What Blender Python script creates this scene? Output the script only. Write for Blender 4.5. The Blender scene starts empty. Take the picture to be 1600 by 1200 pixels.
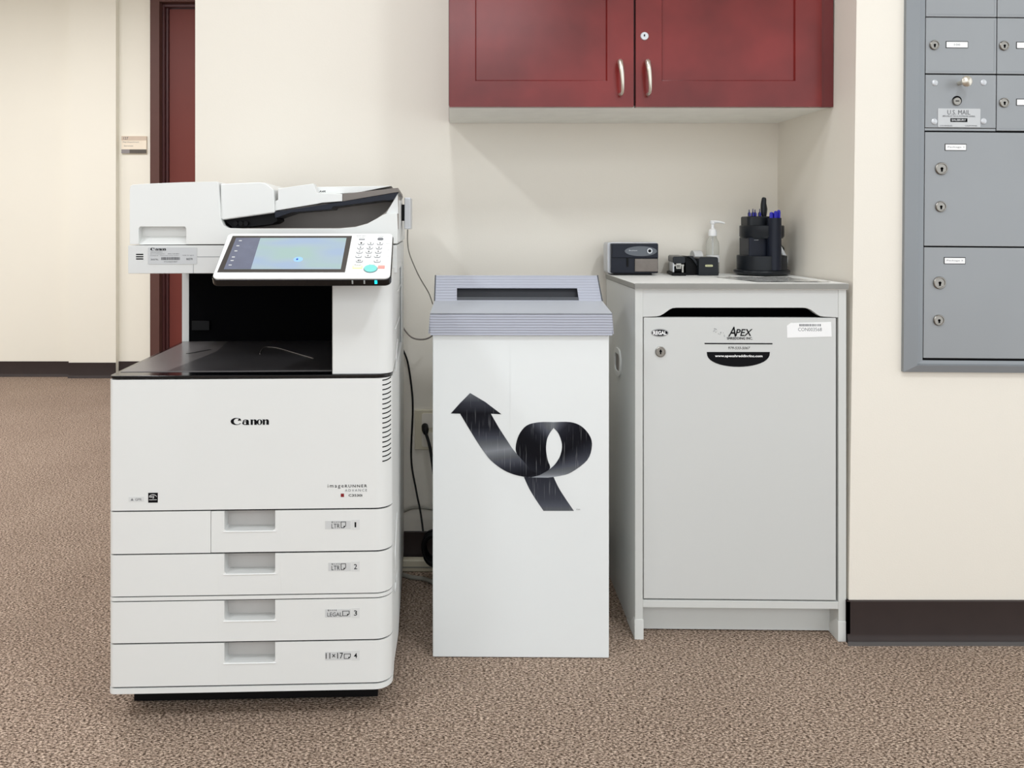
import bpy, math, random
from mathutils import Matrix, Vector
random.seed(7)
C = bpy.context.scene.collection
PI = math.pi
EYE = 0.985; F = 1250.0; CX = 705.0; CY = 355.0      # eye height, focal length and vanishing point (pixels of a 1600x1200 frame)

# ------------------------------------------------------------------ camera
cam = bpy.data.cameras.new('camera'); camo = bpy.data.objects.new('camera', cam); C.objects.link(camo)
camo.location = (0, 0, EYE); camo.rotation_euler = (PI/2, 0, 0)
cam.sensor_width = 36; cam.lens = 36*F/1600
cam.shift_x = (800-CX)/1600; cam.shift_y = -(600-CY)/1600
bpy.context.scene.camera = camo
# ------------------------------------------------------------------ world and lights
w = bpy.data.worlds.new('world'); bpy.context.scene.world = w; w.use_nodes = True
w.node_tree.nodes['Background'].inputs[0].default_value = (0.905, 0.945, 0.97, 1)
w.node_tree.nodes['Background'].inputs[1].default_value = 1.6
vs = bpy.context.scene.view_settings
vs.view_transform = 'Standard'; vs.look = 'None'; vs.gamma = 1; vs.use_curve_mapping = False; vs.exposure = 0.03
def area(name, loc, sx, sy, power, col=(.90, .955, 1), rz=0, aim=None):
    l = bpy.data.lights.new(name, 'AREA'); l.shape = 'RECTANGLE'; l.size = sx; l.size_y = sy; l.energy = power; l.color = col
    o = bpy.data.objects.new(name, l); C.objects.link(o); o.location = loc; o.rotation_euler = (0, 0, rz)
    return o
area('troffer_or_fill_light', (-1.45, 0.42, 2.66), .16, .6, 21)
area('troffer_or_fill_light', (-0.09, 1.38, 2.66), .12, .6, 8.5)
area('troffer_or_fill_light', (0.95, 0.38, 2.66), .15, .5, 20)
area('troffer_or_fill_light', (0.1, -2.3, 2.66), 1.2, 1.2, 38)  # added fill lamp behind the camera, brightens the niche under the cabinet
area('hall_light', (-2.2, 3.4, 2.66), 1.6, .6, 54, (.96, .965, 1))
area('hall_light', (-4.6, 2.6, 2.66), 1.2, 1.2, 46, (.96, .965, 1))

# ------------------------------------------------------------------ materials
def lin(c):
    return tuple((v/255/12.92 if v/255 <= .04045 else ((v/255+.055)/1.055)**2.4) for v in c)
def mat(name, rgb, rough=.5, metal=0, var=.03, scale=20, bump=0, spec=.5, coat=0, trans=0, emit=0, bscale=None):
    m = bpy.data.materials.new(name); m.use_nodes = True; n = m.node_tree.nodes; L = m.node_tree.links
    b = n['Principled BSDF']; c = lin(rgb)
    tc = n.new('ShaderNodeTexCoord'); nz = n.new('ShaderNodeTexNoise'); nz.inputs['Scale'].default_value = scale; nz.inputs['Detail'].default_value = 4
    L.new(tc.outputs['Object'], nz.inputs['Vector'])
    r = n.new('ShaderNodeValToRGB'); e = r.color_ramp.elements
    e[0].position = .3; e[1].position = .7
    e[0].color = tuple(max(0, v*(1-var)) for v in c)+(1,); e[1].color = tuple(min(1, v*(1+var)) for v in c)+(1,)
    L.new(nz.outputs['Fac'], r.inputs['Fac']); L.new(r.outputs['Color'], b.inputs['Base Color'])
    b.inputs['Roughness'].default_value = rough; b.inputs['Metallic'].default_value = metal
    b.inputs['Specular IOR Level'].default_value = spec; b.inputs['Coat Weight'].default_value = coat
    b.inputs['Transmission Weight'].default_value = trans
    if emit:
        L.new(r.outputs['Color'], b.inputs['Emission Color']); b.inputs['Emission Strength'].default_value = emit
    if bump:
        bz = n.new('ShaderNodeTexNoise'); bz.inputs['Scale'].default_value = bscale or 400; L.new(tc.outputs['Object'], bz.inputs['Vector'])
        bp = n.new('ShaderNodeBump'); bp.inputs['Strength'].default_value = bump; bp.inputs['Distance'].default_value = .002
        L.new(bz.outputs['Fac'], bp.inputs['Height']); L.new(bp.outputs['Normal'], b.inputs['Normal'])
    return m
M = {}
M['wall'] = mat('painted wall', (233, 227, 216), .75, var=.008, scale=2, bump=.08, bscale=250)
M['hallwall'] = mat('warm-lit hall wall', (238, 234, 221), .75, var=.01, scale=1.5, bump=.05, bscale=250)  # the hall's warm light is put into this wall colour
M['ceiling'] = mat('ceiling tile', (232, 230, 224), .9)
M['base'] = mat('rubber cove base', (50, 40, 38), .5, spec=.3, var=.06)
M['basetoe'] = mat('cove base toe', (92, 90, 90), .4)
M['plastic'] = mat('copier white plastic', (225, 226, 224), .38, var=.006, scale=6)
M['plastic2'] = mat('copier light grey plastic', (214, 215, 214), .42, var=.006)
M['gap'] = mat('black gap shade', (8, 8, 10), .7, spec=.1)  # near-black colour stands for the shade inside gaps and slots
M['blackgloss'] = mat('black gloss plastic', (8, 8, 11), .12, spec=.35, coat=.15)
M['traygrey'] = mat('tray plastic with hall sheen', (112, 108, 108), .28, coat=.1)  # lightened to carry the reflection of the bright hall
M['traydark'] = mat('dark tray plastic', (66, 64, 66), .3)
M['black'] = mat('black plastic', (7, 7, 9), .5, spec=.18)
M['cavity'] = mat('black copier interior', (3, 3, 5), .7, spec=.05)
M['darkgrey'] = mat('warm dark grey plastic', (118, 111, 106), .5)
M['bowlgrey'] = mat('feeder bowl grey', (150, 142, 136), .5)
M['recess'] = mat('shaded recess plastic', (190, 187, 184), .5)  # same copier plastic, darkened for the shade inside the handle recess
M['panelwhite'] = mat('panel white', (240, 241, 240), .3, var=.003)
M['ink'] = mat('black ink', (10, 10, 14), .6, spec=.12)
M['inkgrey'] = mat('grey ink', (120, 122, 126), .5)
M['inkred'] = mat('red ink', (130, 14, 22), .5)
M['white'] = mat('white paper', (240, 240, 240), .6, var=.01)
M['plate'] = mat('metal nameplate', (190, 191, 192), .35, .3, var=.02)
M['platetext'] = mat('etched grey text', (95, 96, 100), .5)
M['label'] = mat('grey paper label', (203, 204, 204), .5, var=.02)
M['teal'] = mat('teal button', (128, 214, 208), .35, var=.02)
M['red'] = mat('pale red button', (244, 160, 150), .4)
M['yellow'] = mat('pale yellow button', (240, 232, 160), .4)
M['led'] = mat('lit cyan led', (20, 190, 220), .4, emit=2.2)
M['ledoff'] = mat('unlit led', (170, 175, 175), .4)
M['bezel'] = mat('screen bezel', (66, 62, 60), .3)
M['sidebar'] = mat('screen sidebar', (96, 100, 116), .2, var=.08, scale=30, emit=.35)
M['wood'] = mat('dark cherry veneer', (108, 33, 32), .22, var=.38, scale=4.0, coat=.0, spec=.42)  # strong mottling paints in patchy reflections of the ceiling lights
M['woodedge'] = mat('cherry veneer edge', (96, 34, 36), .3, var=.1, scale=5)
M['maple'] = mat('pale cabinet underside', (242, 242, 236), .6)
M['doorframe'] = mat('brown painted door frame', (92, 62, 56), .5, var=.03, spec=.25)
M['doorframe2'] = mat('door frame stop', (74, 32, 32), .45)
M['doorwood'] = mat('red brown door', (112, 52, 44), .45, spec=.25, var=.07, scale=2)
M['nickel'] = mat('brushed nickel', (212, 206, 194), .3, .85, var=.03)
M['chrome'] = mat('lock metal', (165, 162, 156), .25, 1.0, var=.04)
M['bronze'] = mat('worn lock metal', (150, 146, 140), .3, 1.0, var=.06)
M['mailgrey'] = mat('grey aluminium mailbox', (148, 151, 154), .42, .2, var=.03, scale=3)
M['mailframe'] = mat('grey aluminium trim', (136, 140, 144), .42, .3, var=.03, scale=3)
M['console'] = mat('light grey melamine', (203, 204, 202), .45, var=.006, scale=5)
M['consoleside'] = mat('light grey melamine edge', (206, 207, 204), .5, var=.006)
M['consoletop'] = mat('grey laminate top', (236, 236, 233), .4, spec=.15, var=.015, scale=10)
M['topedge'] = mat('grey edge band', (138, 137, 132), .5)
M['footcap'] = mat('pale plastic foot cap', (218, 219, 216), .5)
M['navy'] = mat('blue black plastic', (22, 26, 38), .33, spec=.25)
M['orgblack'] = mat('charcoal plastic', (24, 27, 32), .32, spec=.28)
M['silver'] = mat('silver plastic', (200, 202, 206), .35, .3)
M['smoke'] = mat('smoked shavings bin', (112, 104, 98), .25, .2, var=.1, scale=40)
M['ovalgrey'] = mat('grey oval badge', (90, 94, 100), .3, .3)
M['gold'] = mat('pale gold badge', (205, 205, 160), .4, .3)
M['penblue'] = mat('blue pen plastic', (32, 30, 170), .3)
M['pendark'] = mat('dark blue pen plastic', (22, 24, 84), .3)
M['penwhite'] = mat('white pen barrel', (225, 225, 235), .35)
M['beige'] = mat('ivory plastic', (214, 206, 184), .45)
M['cablegrey'] = mat('grey cable', (150, 146, 136), .5)
M['boxwhite'] = mat('white coated cardboard', (228, 231, 231), .42, var=.008, scale=4, bump=.05, bscale=12)
M['kraftgap'] = mat('slot interior', (30, 32, 40), .6)
M['signtan'] = mat('tan sign', (206, 188, 170), .6)
M['signcream'] = mat('cream sign', (240, 228, 208), .6)
M['signdark'] = mat('dark sign band', (84, 78, 70), .6)
M['signgrey'] = mat('grey sign band', (140, 134, 134), .6)
M['rubber'] = mat('black cable', (10, 10, 12), .5, spec=.2)
# clear bottle plastic
cl = mat('clear plastic', (235, 236, 232), .05, trans=.85, var=.0); M['clear'] = cl
cl.node_tree.nodes['Principled BSDF'].inputs['IOR'].default_value = 1.2
# carpet
def carpet():
    m = bpy.data.materials.new('looped carpet'); m.use_nodes = True; n = m.node_tree.nodes; L = m.node_tree.links; b = n['Principled BSDF']
    tc = n.new('ShaderNodeTexCoord'); mp = n.new('ShaderNodeMapping'); mp.inputs['Scale'].default_value = (.7, 1.35, 1)
    L.new(tc.outputs['Object'], mp.inputs['Vector'])
    v = n.new('ShaderNodeTexVoronoi'); v.inputs['Scale'].default_value = 330; L.new(mp.outputs['Vector'], v.inputs['Vector'])
    nz = n.new('ShaderNodeTexNoise'); nz.inputs['Scale'].default_value = 225; nz.inputs['Detail'].default_value = 4; nz.inputs['Roughness'].default_value = .7
    L.new(mp.outputs['Vector'], nz.inputs['Vector'])
    n2 = n.new('ShaderNodeTexNoise'); n2.inputs['Scale'].default_value = 3; L.new(tc.outputs['Object'], n2.inputs['Vector'])
    r = n.new('ShaderNodeValToRGB'); e = r.color_ramp.elements
    e[0].position = .40; e[0].color = lin((70, 54, 44))+(1,); e[1].position = .60; e[1].color = lin((236, 214, 195))+(1,)
    mid = r.color_ramp.elements.new(.5); mid.color = lin((182, 160, 142))+(1,)
    L.new(nz.outputs['Fac'], r.inputs['Fac'])
    rv = n.new('ShaderNodeValToRGB'); rv.color_ramp.elements[0].position = .25; rv.color_ramp.elements[0].color = (1, 1, 1, 1)
    rv.color_ramp.elements[1].position = .8; rv.color_ramp.elements[1].color = (.5, .47, .45, 1)
    L.new(v.outputs['Distance'], rv.inputs['Fac'])
    mx = n.new('ShaderNodeMix'); mx.data_type = 'RGBA'; mx.blend_type = 'MULTIPLY'; mx.inputs[0].default_value = 1
    L.new(r.outputs['Color'], mx.inputs[6]); L.new(rv.outputs['Color'], mx.inputs[7])
    m2 = n.new('ShaderNodeMix'); m2.data_type = 'RGBA'; m2.blend_type = 'OVERLAY'; m2.inputs[0].default_value = .12
    L.new(mx.outputs[2], m2.inputs[6]); L.new(n2.outputs['Fac'], m2.inputs[7])
    L.new(m2.outputs[2], b.inputs['Base Color']); b.inputs['Roughness'].default_value = .95; b.inputs['Specular IOR Level'].default_value = .1
    ad = n.new('ShaderNodeMath'); ad.operation = 'SUBTRACT'; L.new(nz.outputs['Fac'], ad.inputs[0]); L.new(v.outputs['Distance'], ad.inputs[1])
    bp = n.new('ShaderNodeBump'); bp.inputs['Strength'].default_value = .7; bp.inputs['Distance'].default_value = .004
    L.new(ad.outputs[0], bp.inputs['Height']); L.new(bp.outputs['Normal'], b.inputs['Normal'])
    return m
M['carpet'] = carpet()
def fluted(name, rgb, freq, depth=.9):
    m = bpy.data.materials.new(name); m.use_nodes = True; n = m.node_tree.nodes; L = m.node_tree.links; b = n['Principled BSDF']
    tc = n.new('ShaderNodeTexCoord'); wv = n.new('ShaderNodeTexWave'); wv.bands_direction = 'Z'; wv.inputs['Scale'].default_value = freq
    wv.inputs['Distortion'].default_value = .6; wv.inputs['Detail'].default_value = 1; wv.inputs['Detail Scale'].default_value = .5
    L.new(tc.outputs['Object'], wv.inputs['Vector'])
    r = n.new('ShaderNodeValToRGB'); e = r.color_ramp.elements; c = lin(rgb)
    e[0].position = .0; e[0].color = tuple(v*.86 for v in c)+(1,); e[1].position = .3; e[1].color = c+(1,)
    L.new(wv.outputs['Fac'], r.inputs['Fac']); L.new(r.outputs['Color'], b.inputs['Base Color']); b.inputs['Roughness'].default_value = .42
    bp = n.new('ShaderNodeBump'); bp.inputs['Strength'].default_value = .35; bp.inputs['Distance'].default_value = .002
    L.new(wv.outputs['Fac'], bp.inputs['Height']); L.new(bp.outputs['Normal'], b.inputs['Normal'])
    return m
M['lidfluted'] = fluted('grey corrugated plastic', (170, 173, 186), 52)
M['lidsmooth'] = mat('smooth grey lid', (178, 182, 190), .35, var=.02, scale=8)
def screenmat():
    m = bpy.data.materials.new('lit touch screen'); m.use_nodes = True; n = m.node_tree.nodes; L = m.node_tree.links; b = n['Principled BSDF']
    tc = n.new('ShaderNodeTexCoord'); mp = n.new('ShaderNodeMapping'); mp.inputs['Scale'].default_value = (6, 14, 1); L.new(tc.outputs['Object'], mp.inputs['Vector'])
    nz = n.new('ShaderNodeTexNoise'); nz.inputs['Scale'].default_value = 1.3; nz.inputs['Detail'].default_value = 1; L.new(mp.outputs['Vector'], nz.inputs['Vector'])
    r = n.new('ShaderNodeValToRGB'); e = r.color_ramp.elements
    e[0].position = .35; e[0].color = lin((172, 200, 196))+(1,); e[1].position = .6; e[1].color = lin((168, 190, 216))+(1,)
    k = e.new(.48); k.color = lin((174, 195, 208))+(1,)
    L.new(nz.outputs['Fac'], r.inputs['Fac']); b.inputs['Base Color'].default_value = (.02, .02, .02, 1)
    L.new(r.outputs['Color'], b.inputs['Emission Color']); b.inputs['Emission Strength'].default_value = 1.0
    b.inputs['Roughness'].default_value = .25
    return m
M['screen'] = screenmat()
def vcol(name):
    m = bpy.data.materials.new(name); m.use_nodes = True; n = m.node_tree.nodes; L = m.node_tree.links; b = n['Principled BSDF']
    a = n.new('ShaderNodeVertexColor'); a.layer_name = 'ink'
    tc = n.new('ShaderNodeTexCoord'); mp = n.new('ShaderNodeMapping'); mp.inputs['Scale'].default_value = (420, 1, 12); L.new(tc.outputs['Object'], mp.inputs['Vector'])
    nz = n.new('ShaderNodeTexNoise'); nz.inputs['Scale'].default_value = 1; nz.inputs['Detail'].default_value = 3; L.new(mp.outputs['Vector'], nz.inputs['Vector'])
    r = n.new('ShaderNodeValToRGB'); e = r.color_ramp.elements; e[0].position = .60; e[0].color = (0, 0, 0, 1); e[1].position = .80; e[1].color = (.5, .5, .5, 1)
    L.new(nz.outputs['Fac'], r.inputs['Fac'])
    mx = n.new('ShaderNodeMix'); mx.data_type = 'RGBA'; mx.blend_type = 'MIX'
    L.new(r.outputs['Color'], mx.inputs[0]); L.new(a.outputs['Color'], mx.inputs[6]); mx.inputs[7].default_value = (.55, .56, .58, 1)
    L.new(mx.outputs[2], b.inputs['Base Color']); b.inputs['Roughness'].default_value = .5; b.inputs['Specular IOR Level'].default_value = .12
    return m
M['printed'] = vcol('printed ribbon ink')

# ------------------------------------------------------------------ mesh helpers
class MB:
    def __init__(s): s.v = []; s.f = []; s.m = []
    def add(s, vs, fs, m=0):
        o = len(s.v); s.v += [tuple(p) for p in vs]
        for f in fs: s.f.append(tuple(i+o for i in f)); s.m.append(m)
        return s
    def box(s, x0, x1, y0, y1, z0, z1, m=0):
        v = [(x0,y0,z0),(x1,y0,z0),(x1,y1,z0),(x0,y1,z0),(x0,y0,z1),(x1,y0,z1),(x1,y1,z1),(x0,y1,z1)]
        return s.add(v, [(0,3,2,1),(4,5,6,7),(0,1,5,4),(1,2,6,5),(2,3,7,6),(3,0,4,7)], m)
    def prism(s, poly, axis, a, b, m=0):
        # poly: 2D points; axis 'y' -> points are (x,z); 'z' -> (x,y); 'x' -> (y,z)
        ar = sum(poly[i][0]*poly[(i+1) % len(poly)][1]-poly[(i+1) % len(poly)][0]*poly[i][1] for i in range(len(poly)))
        if ar < 0: poly = poly[::-1]
        if a > b: a, b = b, a
        n = len(poly)
        def mk(p, t):
            return (p[0], t, p[1]) if axis == 'y' else ((p[0], p[1], t) if axis == 'z' else (t, p[0], p[1]))
        v = [mk(p, a) for p in poly]+[mk(p, b) for p in poly]
        if axis == 'y':
            fs = [tuple(range(n)), tuple(range(2*n-1, n-1, -1))]+[(i, i+n, (i+1) % n+n, (i+1) % n) for i in range(n)]
        else:
            fs = [tuple(range(n-1, -1, -1)), tuple(range(n, 2*n))]+[(i, (i+1) % n, (i+1) % n+n, i+n) for i in range(n)]
        return s.add(v, fs, m)
    def lathe(s, prof, c=(0, 0, 0), axis='z', seg=32, m=0, sx=1, sy=1):
        v = []; fs = []; n = len(prof)
        for k in range(seg):
            t = 2*PI*k/seg
            for r, h in prof:
                a, b = r*math.cos(t)*sx, r*math.sin(t)*sy
                if axis == 'z': p = (c[0]+a, c[1]+b, c[2]+h)
                elif axis == 'y': p = (c[0]+a, c[1]+h, c[2]-b)
                else: p = (c[0]+h, c[1]+a, c[2]+b)
                v.append(p)
        for k in range(seg):
            k2 = (k+1) % seg
            for i in range(n-1): fs.append((k*n+i, k2*n+i, k2*n+i+1, k*n+i+1))
        if prof[0][0] > 1e-6: fs.append(tuple(k*n for k in range(seg-1, -1, -1)))
        if prof[-1][0] > 1e-6: fs.append(tuple(k*n+n-1 for k in range(seg)))
        return s.add(v, fs, m)
    def cyl(s, c, r, h, axis='z', seg=24, m=0, ch=0, sx=1, sy=1):
        p = [(r, 0), (r, h)] if not ch else [(r-ch, 0), (r, ch), (r, h-ch), (r-ch, h)]
        return s.lathe(p, c, axis, seg, m, sx, sy)
    def tube(s, pts, r, seg=8, m=0, smooth=4):
        P = [Vector(p) for p in pts]; rs = r if isinstance(r, (list, tuple)) else [r]*len(P)
        if smooth and len(P) > 2:
            Q = []; R = []
            for i in range(len(P)-1):
                p0, p1, p2, p3 = P[max(i-1, 0)], P[i], P[i+1], P[min(i+2, len(P)-1)]
                for j in range(smooth):
                    t = j/smooth
                    Q.append(.5*((2*p1)+(p2-p0)*t+(2*p0-5*p1+4*p2-p3)*t*t+(3*p1-p0-3*p2+p3)*t**3)); R.append(rs[i]*(1-t)+rs[i+1]*t)
            Q.append(P[-1]); R.append(rs[-1]); P, rs = Q, R
        v = []; fs = []; up = Vector((0.13, .31, .94)); n = len(P)
        for i, p in enumerate(P):
            d = (P[min(i+1, n-1)]-P[max(i-1, 0)]).normalized()
            a = d.cross(up)
            if a.length < .05: a = d.cross(Vector((1, 0, 0)))
            a.normalize(); b = d.cross(a).normalized(); up = a.cross(d)
            for k in range(seg):
                t = 2*PI*k/seg; v.append(p+a*math.cos(t)*rs[i]+b*math.sin(t)*rs[i])
        for i in range(n-1):
            for k in range(seg):
                k2 = (k+1) % seg; fs.append((i*seg+k, i*seg+k2, (i+1)*seg+k2, (i+1)*seg+k))
        fs.append(tuple(range(seg-1, -1, -1))); fs.append(tuple((n-1)*seg+k for k in range(seg)))
        return s.add(v, fs, m)
    def build(s, name, mats, parent=None, bevel=0, seg=2, smooth=True, ang=35):
        me = bpy.data.meshes.new(name); me.from_pydata(s.v, [], s.f); me.update()
        if not isinstance(mats, (list, tuple)): mats = [mats]
        for k in mats: me.materials.append(M[k] if isinstance(k, str) else k)
        me.polygons.foreach_set('material_index', s.m)
        if smooth:
            me.polygons.foreach_set('use_smooth', [True]*len(me.polygons)); me.set_sharp_from_angle(angle=math.radians(ang))
        import bmesh
        bm = bmesh.new(); bm.from_mesh(me); bmesh.ops.recalc_face_normals(bm, faces=bm.faces); bm.to_mesh(me); bm.free()
        o = bpy.data.objects.new(name, me); C.objects.link(o)
        if parent: o.parent = parent
        if bevel:
            b = o.modifiers.new('bevel', 'BEVEL'); b.width = bevel; b.segments = seg; b.limit_method = 'ANGLE'; b.angle_limit = math.radians(40)
            b.harden_normals = True
        return o
def tag(o, label, cat, group=None):
    o['label'] = label; o['category'] = cat
    if group: o['group'] = group
    return o
def thing(name, label, cat, loc=(0, 0, 0), rz=0, group=None):
    o = bpy.data.objects.new(name, None); C.objects.link(o); o.location = loc; o.rotation_euler = (0, 0, rz); o.empty_display_size = .05
    return tag(o, label, cat, group)
def struct(o): o['kind'] = 'structure'; return o
def mw(loc, rz=0, rx=0): return Matrix.Translation(loc) @ Matrix.Rotation(rz, 4, 'Z') @ Matrix.Rotation(rx, 4, 'X')
def hit(Mt, px, py, axis=1, c=0):
    "where the photo's pixel lands on the plane (local axis = c) of a thing with matrix Mt, in local coordinates"
    I = Mt.inverted(); o = I @ Vector((0, 0, EYE)); d = (I @ Vector(((px-CX)/F, 1, EYE-(py-CY)/F)))-o
    return o+d*((c-o[axis])/d[axis])
def xz(Mt, px, py, c=0): h = hit(Mt, px, py, 1, c); return (h.x, h.z)
def wx(px, Y): return (px-CX)*Y/F
def wz(py, Y): return EYE-(py-CY)*Y/F
def rrect(x0, x1, z0, z1, r, n=5, rs=None):
    rs = rs or (r, r, r, r); P = []
    for (cx, cz, a0, rr) in ((x0+rs[0], z0+rs[0], PI, rs[0]), (x1-rs[1], z0+rs[1], 1.5*PI, rs[1]), (x1-rs[2], z1-rs[2], 0, rs[2]), (x0+rs[3], z1-rs[3], .5*PI, rs[3])):
        for k in range(n+1):
            a = a0+.5*PI*k/n; P.append((cx+rr*math.cos(a), cz+rr*math.sin(a)))
    return P
def ell(cx, cz, rx, rz, n=28): return [(cx+rx*math.cos(2*PI*k/n), cz+rz*math.sin(2*PI*k/n)) for k in range(n)]
def textpolys(mb, s, x0, x1, z0, z1, y, m=0, bold=0, shear=0, plane='y', th=.0004, space=1.0):
    "built-in font, fitted into the rectangle"
    cu = bpy.data.curves.new('t', 'FONT'); cu.body = s; cu.size = 1; cu.offset = bold; cu.shear = shear; cu.resolution_u = 2; cu.extrude = 0; cu.space_character = space
    o = bpy.data.objects.new('t', cu); C.objects.link(o)
    dg = bpy.context.evaluated_depsgraph_get(); me = bpy.data.meshes.new_from_object(o.evaluated_get(dg))
    V = [v.co.copy() for v in me.vertices]
    bx0 = min(v.x for v in V); bx1 = max(v.x for v in V); by0 = min(v.y for v in V); by1 = max(v.y for v in V)
    pts = [((v.x-bx0)/(bx1-bx0)*(x1-x0)+x0, (v.y-by0)/(by1-by0)*(z1-z0)+z0) for v in V]
    if plane == 'y': vs = [(p[0], y, p[1]) for p in pts]
    else: vs = [(p[0], p[1], y) for p in pts]
    mb.add(vs, [tuple(p.vertices) for p in me.polygons], m)
    bpy.data.objects.remove(o); bpy.data.curves.remove(cu); bpy.data.meshes.remove(me)

def serif_logo(mb, x0, x1, z0, z1, y0, y1, m=0):
    "the heavy high-contrast serif wordmark, drawn in a 62 x 12 box"
    sx = (x1-x0)/62; sz = (z1-z0)/12
    def P(pts): mb.prism([(x0+a*sx, z0+b*sz) for a, b in pts], 'y', y0, y1, m)
    def ring(cx, cz, ox, oz, ix, iz, dx=0, a0=0, a1=360, n=24):
        for k in range(n):
            t0 = math.radians(a0+(a1-a0)*k/n); t1 = math.radians(a0+(a1-a0)*(k+1)/n)
            P([(cx+ox*math.cos(t0), cz+oz*math.sin(t0)), (cx+ox*math.cos(t1), cz+oz*math.sin(t1)),
               (cx+dx+ix*math.cos(t1), cz+iz*math.sin(t1)), (cx+dx+ix*math.cos(t0), cz+iz*math.sin(t0))])
    ring(9, 6, 9, 6, 5.6, 5.1, 1.6, 35, 325)
    P([(14.6, 11.2), (16.2, 8.9), (17, 6.6), (15.2, 7.6), (11.5, 7.0), (12.2, 9.2)])
    # a
    ring(23.2, 3.0, 4.6, 3.0, 1.8, 2.2); P([(25, 0), (30.5, 0), (29.3, 1.2), (29.3, 6), (28, 8.6), (25, 8.2)])
    ring(24.2, 5.6, 4.9, 3.4, 3.4, 2.3, 0, 20, 170, 10); P([(19.3, 6), (21.5, 5.4), (21.2, 7.2), (19.6, 7.0)])
    # n
    for ox in (31.5, 51):
        P([(ox, 9), (ox+4.2, 9), (ox+4.2, 0), (ox+.8, 0), (ox+.8, 8)])
        P([(ox+6.6, 0), (ox+10.6, 0), (ox+10.6, 6.5), (ox+9.4, 8.8), (ox+6.5, 9.2), (ox+3.6, 7.4), (ox+3.6, 6.6), (ox+6.0, 7.8), (ox+6.6, 7)])
    ring(46.5, 4.5, 4.6, 4.7, 1.7, 4.0)

# ================================================================== SETTING
YB = 2.33; YM = 1.90; XN = .953
fl = struct(MB().box(-6, 3.2, -3, 5.6, -.05, 0).build('floor', 'carpet', smooth=False))
struct(MB().box(-6, 3.2, -3, 5.6, 2.7, 2.75).build('ceiling', 'ceiling', smooth=False))
struct(MB().box(wx(305, YB), XN, YB, YB+.12, 0, 2.7).build('wall_back', 'wall', smooth=False))
# the wall with the mailboxes: its outer corner leans a hair out of plumb
def lean(z): return XN+.010-.020*(1.52-z)/1.52 if z < 1.52 else XN+.010
wr = MB(); n = 10; zz = [0, 1.52, 2.7]
pv = [(lean(z), YM, z) for z in zz]+[(XN, YB+.12, z) for z in zz]+[(3.2, YM, z) for z in zz]+[(3.2, YB+.12, z) for z in zz]
wr.add(pv, [(0, 1, 4, 3), (1, 2, 5, 4), (6, 7, 1, 0), (7, 8, 2, 1), (9, 3, 4, 10), (10, 4, 5, 11), (6, 9, 10, 7), (7, 10, 11, 8), (0, 3, 9, 6), (2, 8, 11, 5)])
struct(wr.build('wall_right', 'wall', smooth=False))
hall = MB()
YH = 5.28
hall.box(-6, wx(113, YH), YH, YH+.15, 0, 2.7); hall.box(wx(113, YH), wx(186, YH), YH-.05, YH+.15, 0, 2.7)
hall.box(wx(186, YH), wx(236, YH), YH, YH+.15, 0, 2.7)
DX0 = wx(236, YH); DX1 = DX0+1.10; DZ = wz(4, YH)
hall.box(DX0, DX1, YH, YH+.15, DZ+.05, 2.7); hall.box(DX1, 3.2, YH, YH+.15, 0, 2.7)
struct(hall.build('wall_far', 'hallwall', smooth=False))
struct(MB().box(-6.1, -6, -3, 5.6, 0, 2.7).build('wall_left', 'hallwall', smooth=False))
# cove base
def cove(mb, x0, x1, y, z=.1, t=.006):
    mb.prism([(y, 0), (y-t-.010, 0), (y-t-.009, .005), (y-t-.003, .012), (y-t, .022), (y-t, z-.002), (y-t+.002, z), (y, z)], 'x', x0, x1)
b = MB(); cove(b, lean(.05)-.006, 3.2, YM); b.box(lean(.05)-.006, lean(.05)+.001, YM-.006, YB, 0, .1)
o = struct(b.build('baseboard_right', 'base'))
struct(MB().box(lean(.05)-.010, 3.2, YM-.019, YM-.0165, 0, .009).build('trim_1', 'basetoe'))
b = MB(); cove(b, wx(305, YB), XN-.01, YB); struct(b.build('baseboard_back', 'base'))
b = MB(); cove(b, -6, wx(113, YH), YH); cove(b, wx(113, YH), wx(186, YH), YH-.05); cove(b, wx(186, YH), DX0, YH); struct(b.build('baseboard_far', 'base'))
# door in the hall
fr = MB()
fr.box(DX0, DX0+.062, YH-.02, YH+.12, 0, DZ+.05); fr.box(DX1-.062, DX1, YH-.02, YH+.12, 0, DZ+.05); fr.box(DX0+.062, DX1-.062, YH-.02, YH+.12, DZ, DZ+.05)
df = struct(fr.build('door_1', 'doorframe', bevel=.003))
st = MB(); st.box(DX0+.062, DX0+.078, YH+.03, YH+.12, 0, DZ-.001); st.box(DX0+.078, DX0+.094, YH+.055, YH+.12, 0, DZ-.02)
st.box(DX1-.09, DX1-.062, YH+.03, YH+.12, 0, DZ-.001); st.box(DX0+.078, DX1-.09, YH+.03, YH+.12, DZ-.02, DZ-.001)
st.build('door_stop', 'doorframe2', df, bevel=.002)
dl = MB().box(DX0+.096, DX1-.092, YH+.07, YH+.11, .008, DZ-.024).build('door_leaf', 'doorwood', df, bevel=.002)
dh = MB().cyl((DX1-.16, YH+.02, 1.0), .012, .05, 'y'); dh.box(DX1-.27, DX1-.15, YH+.01, YH+.025, .99, 1.01); dh.build('door_handle', 'nickel', dl, bevel=.002)
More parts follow.
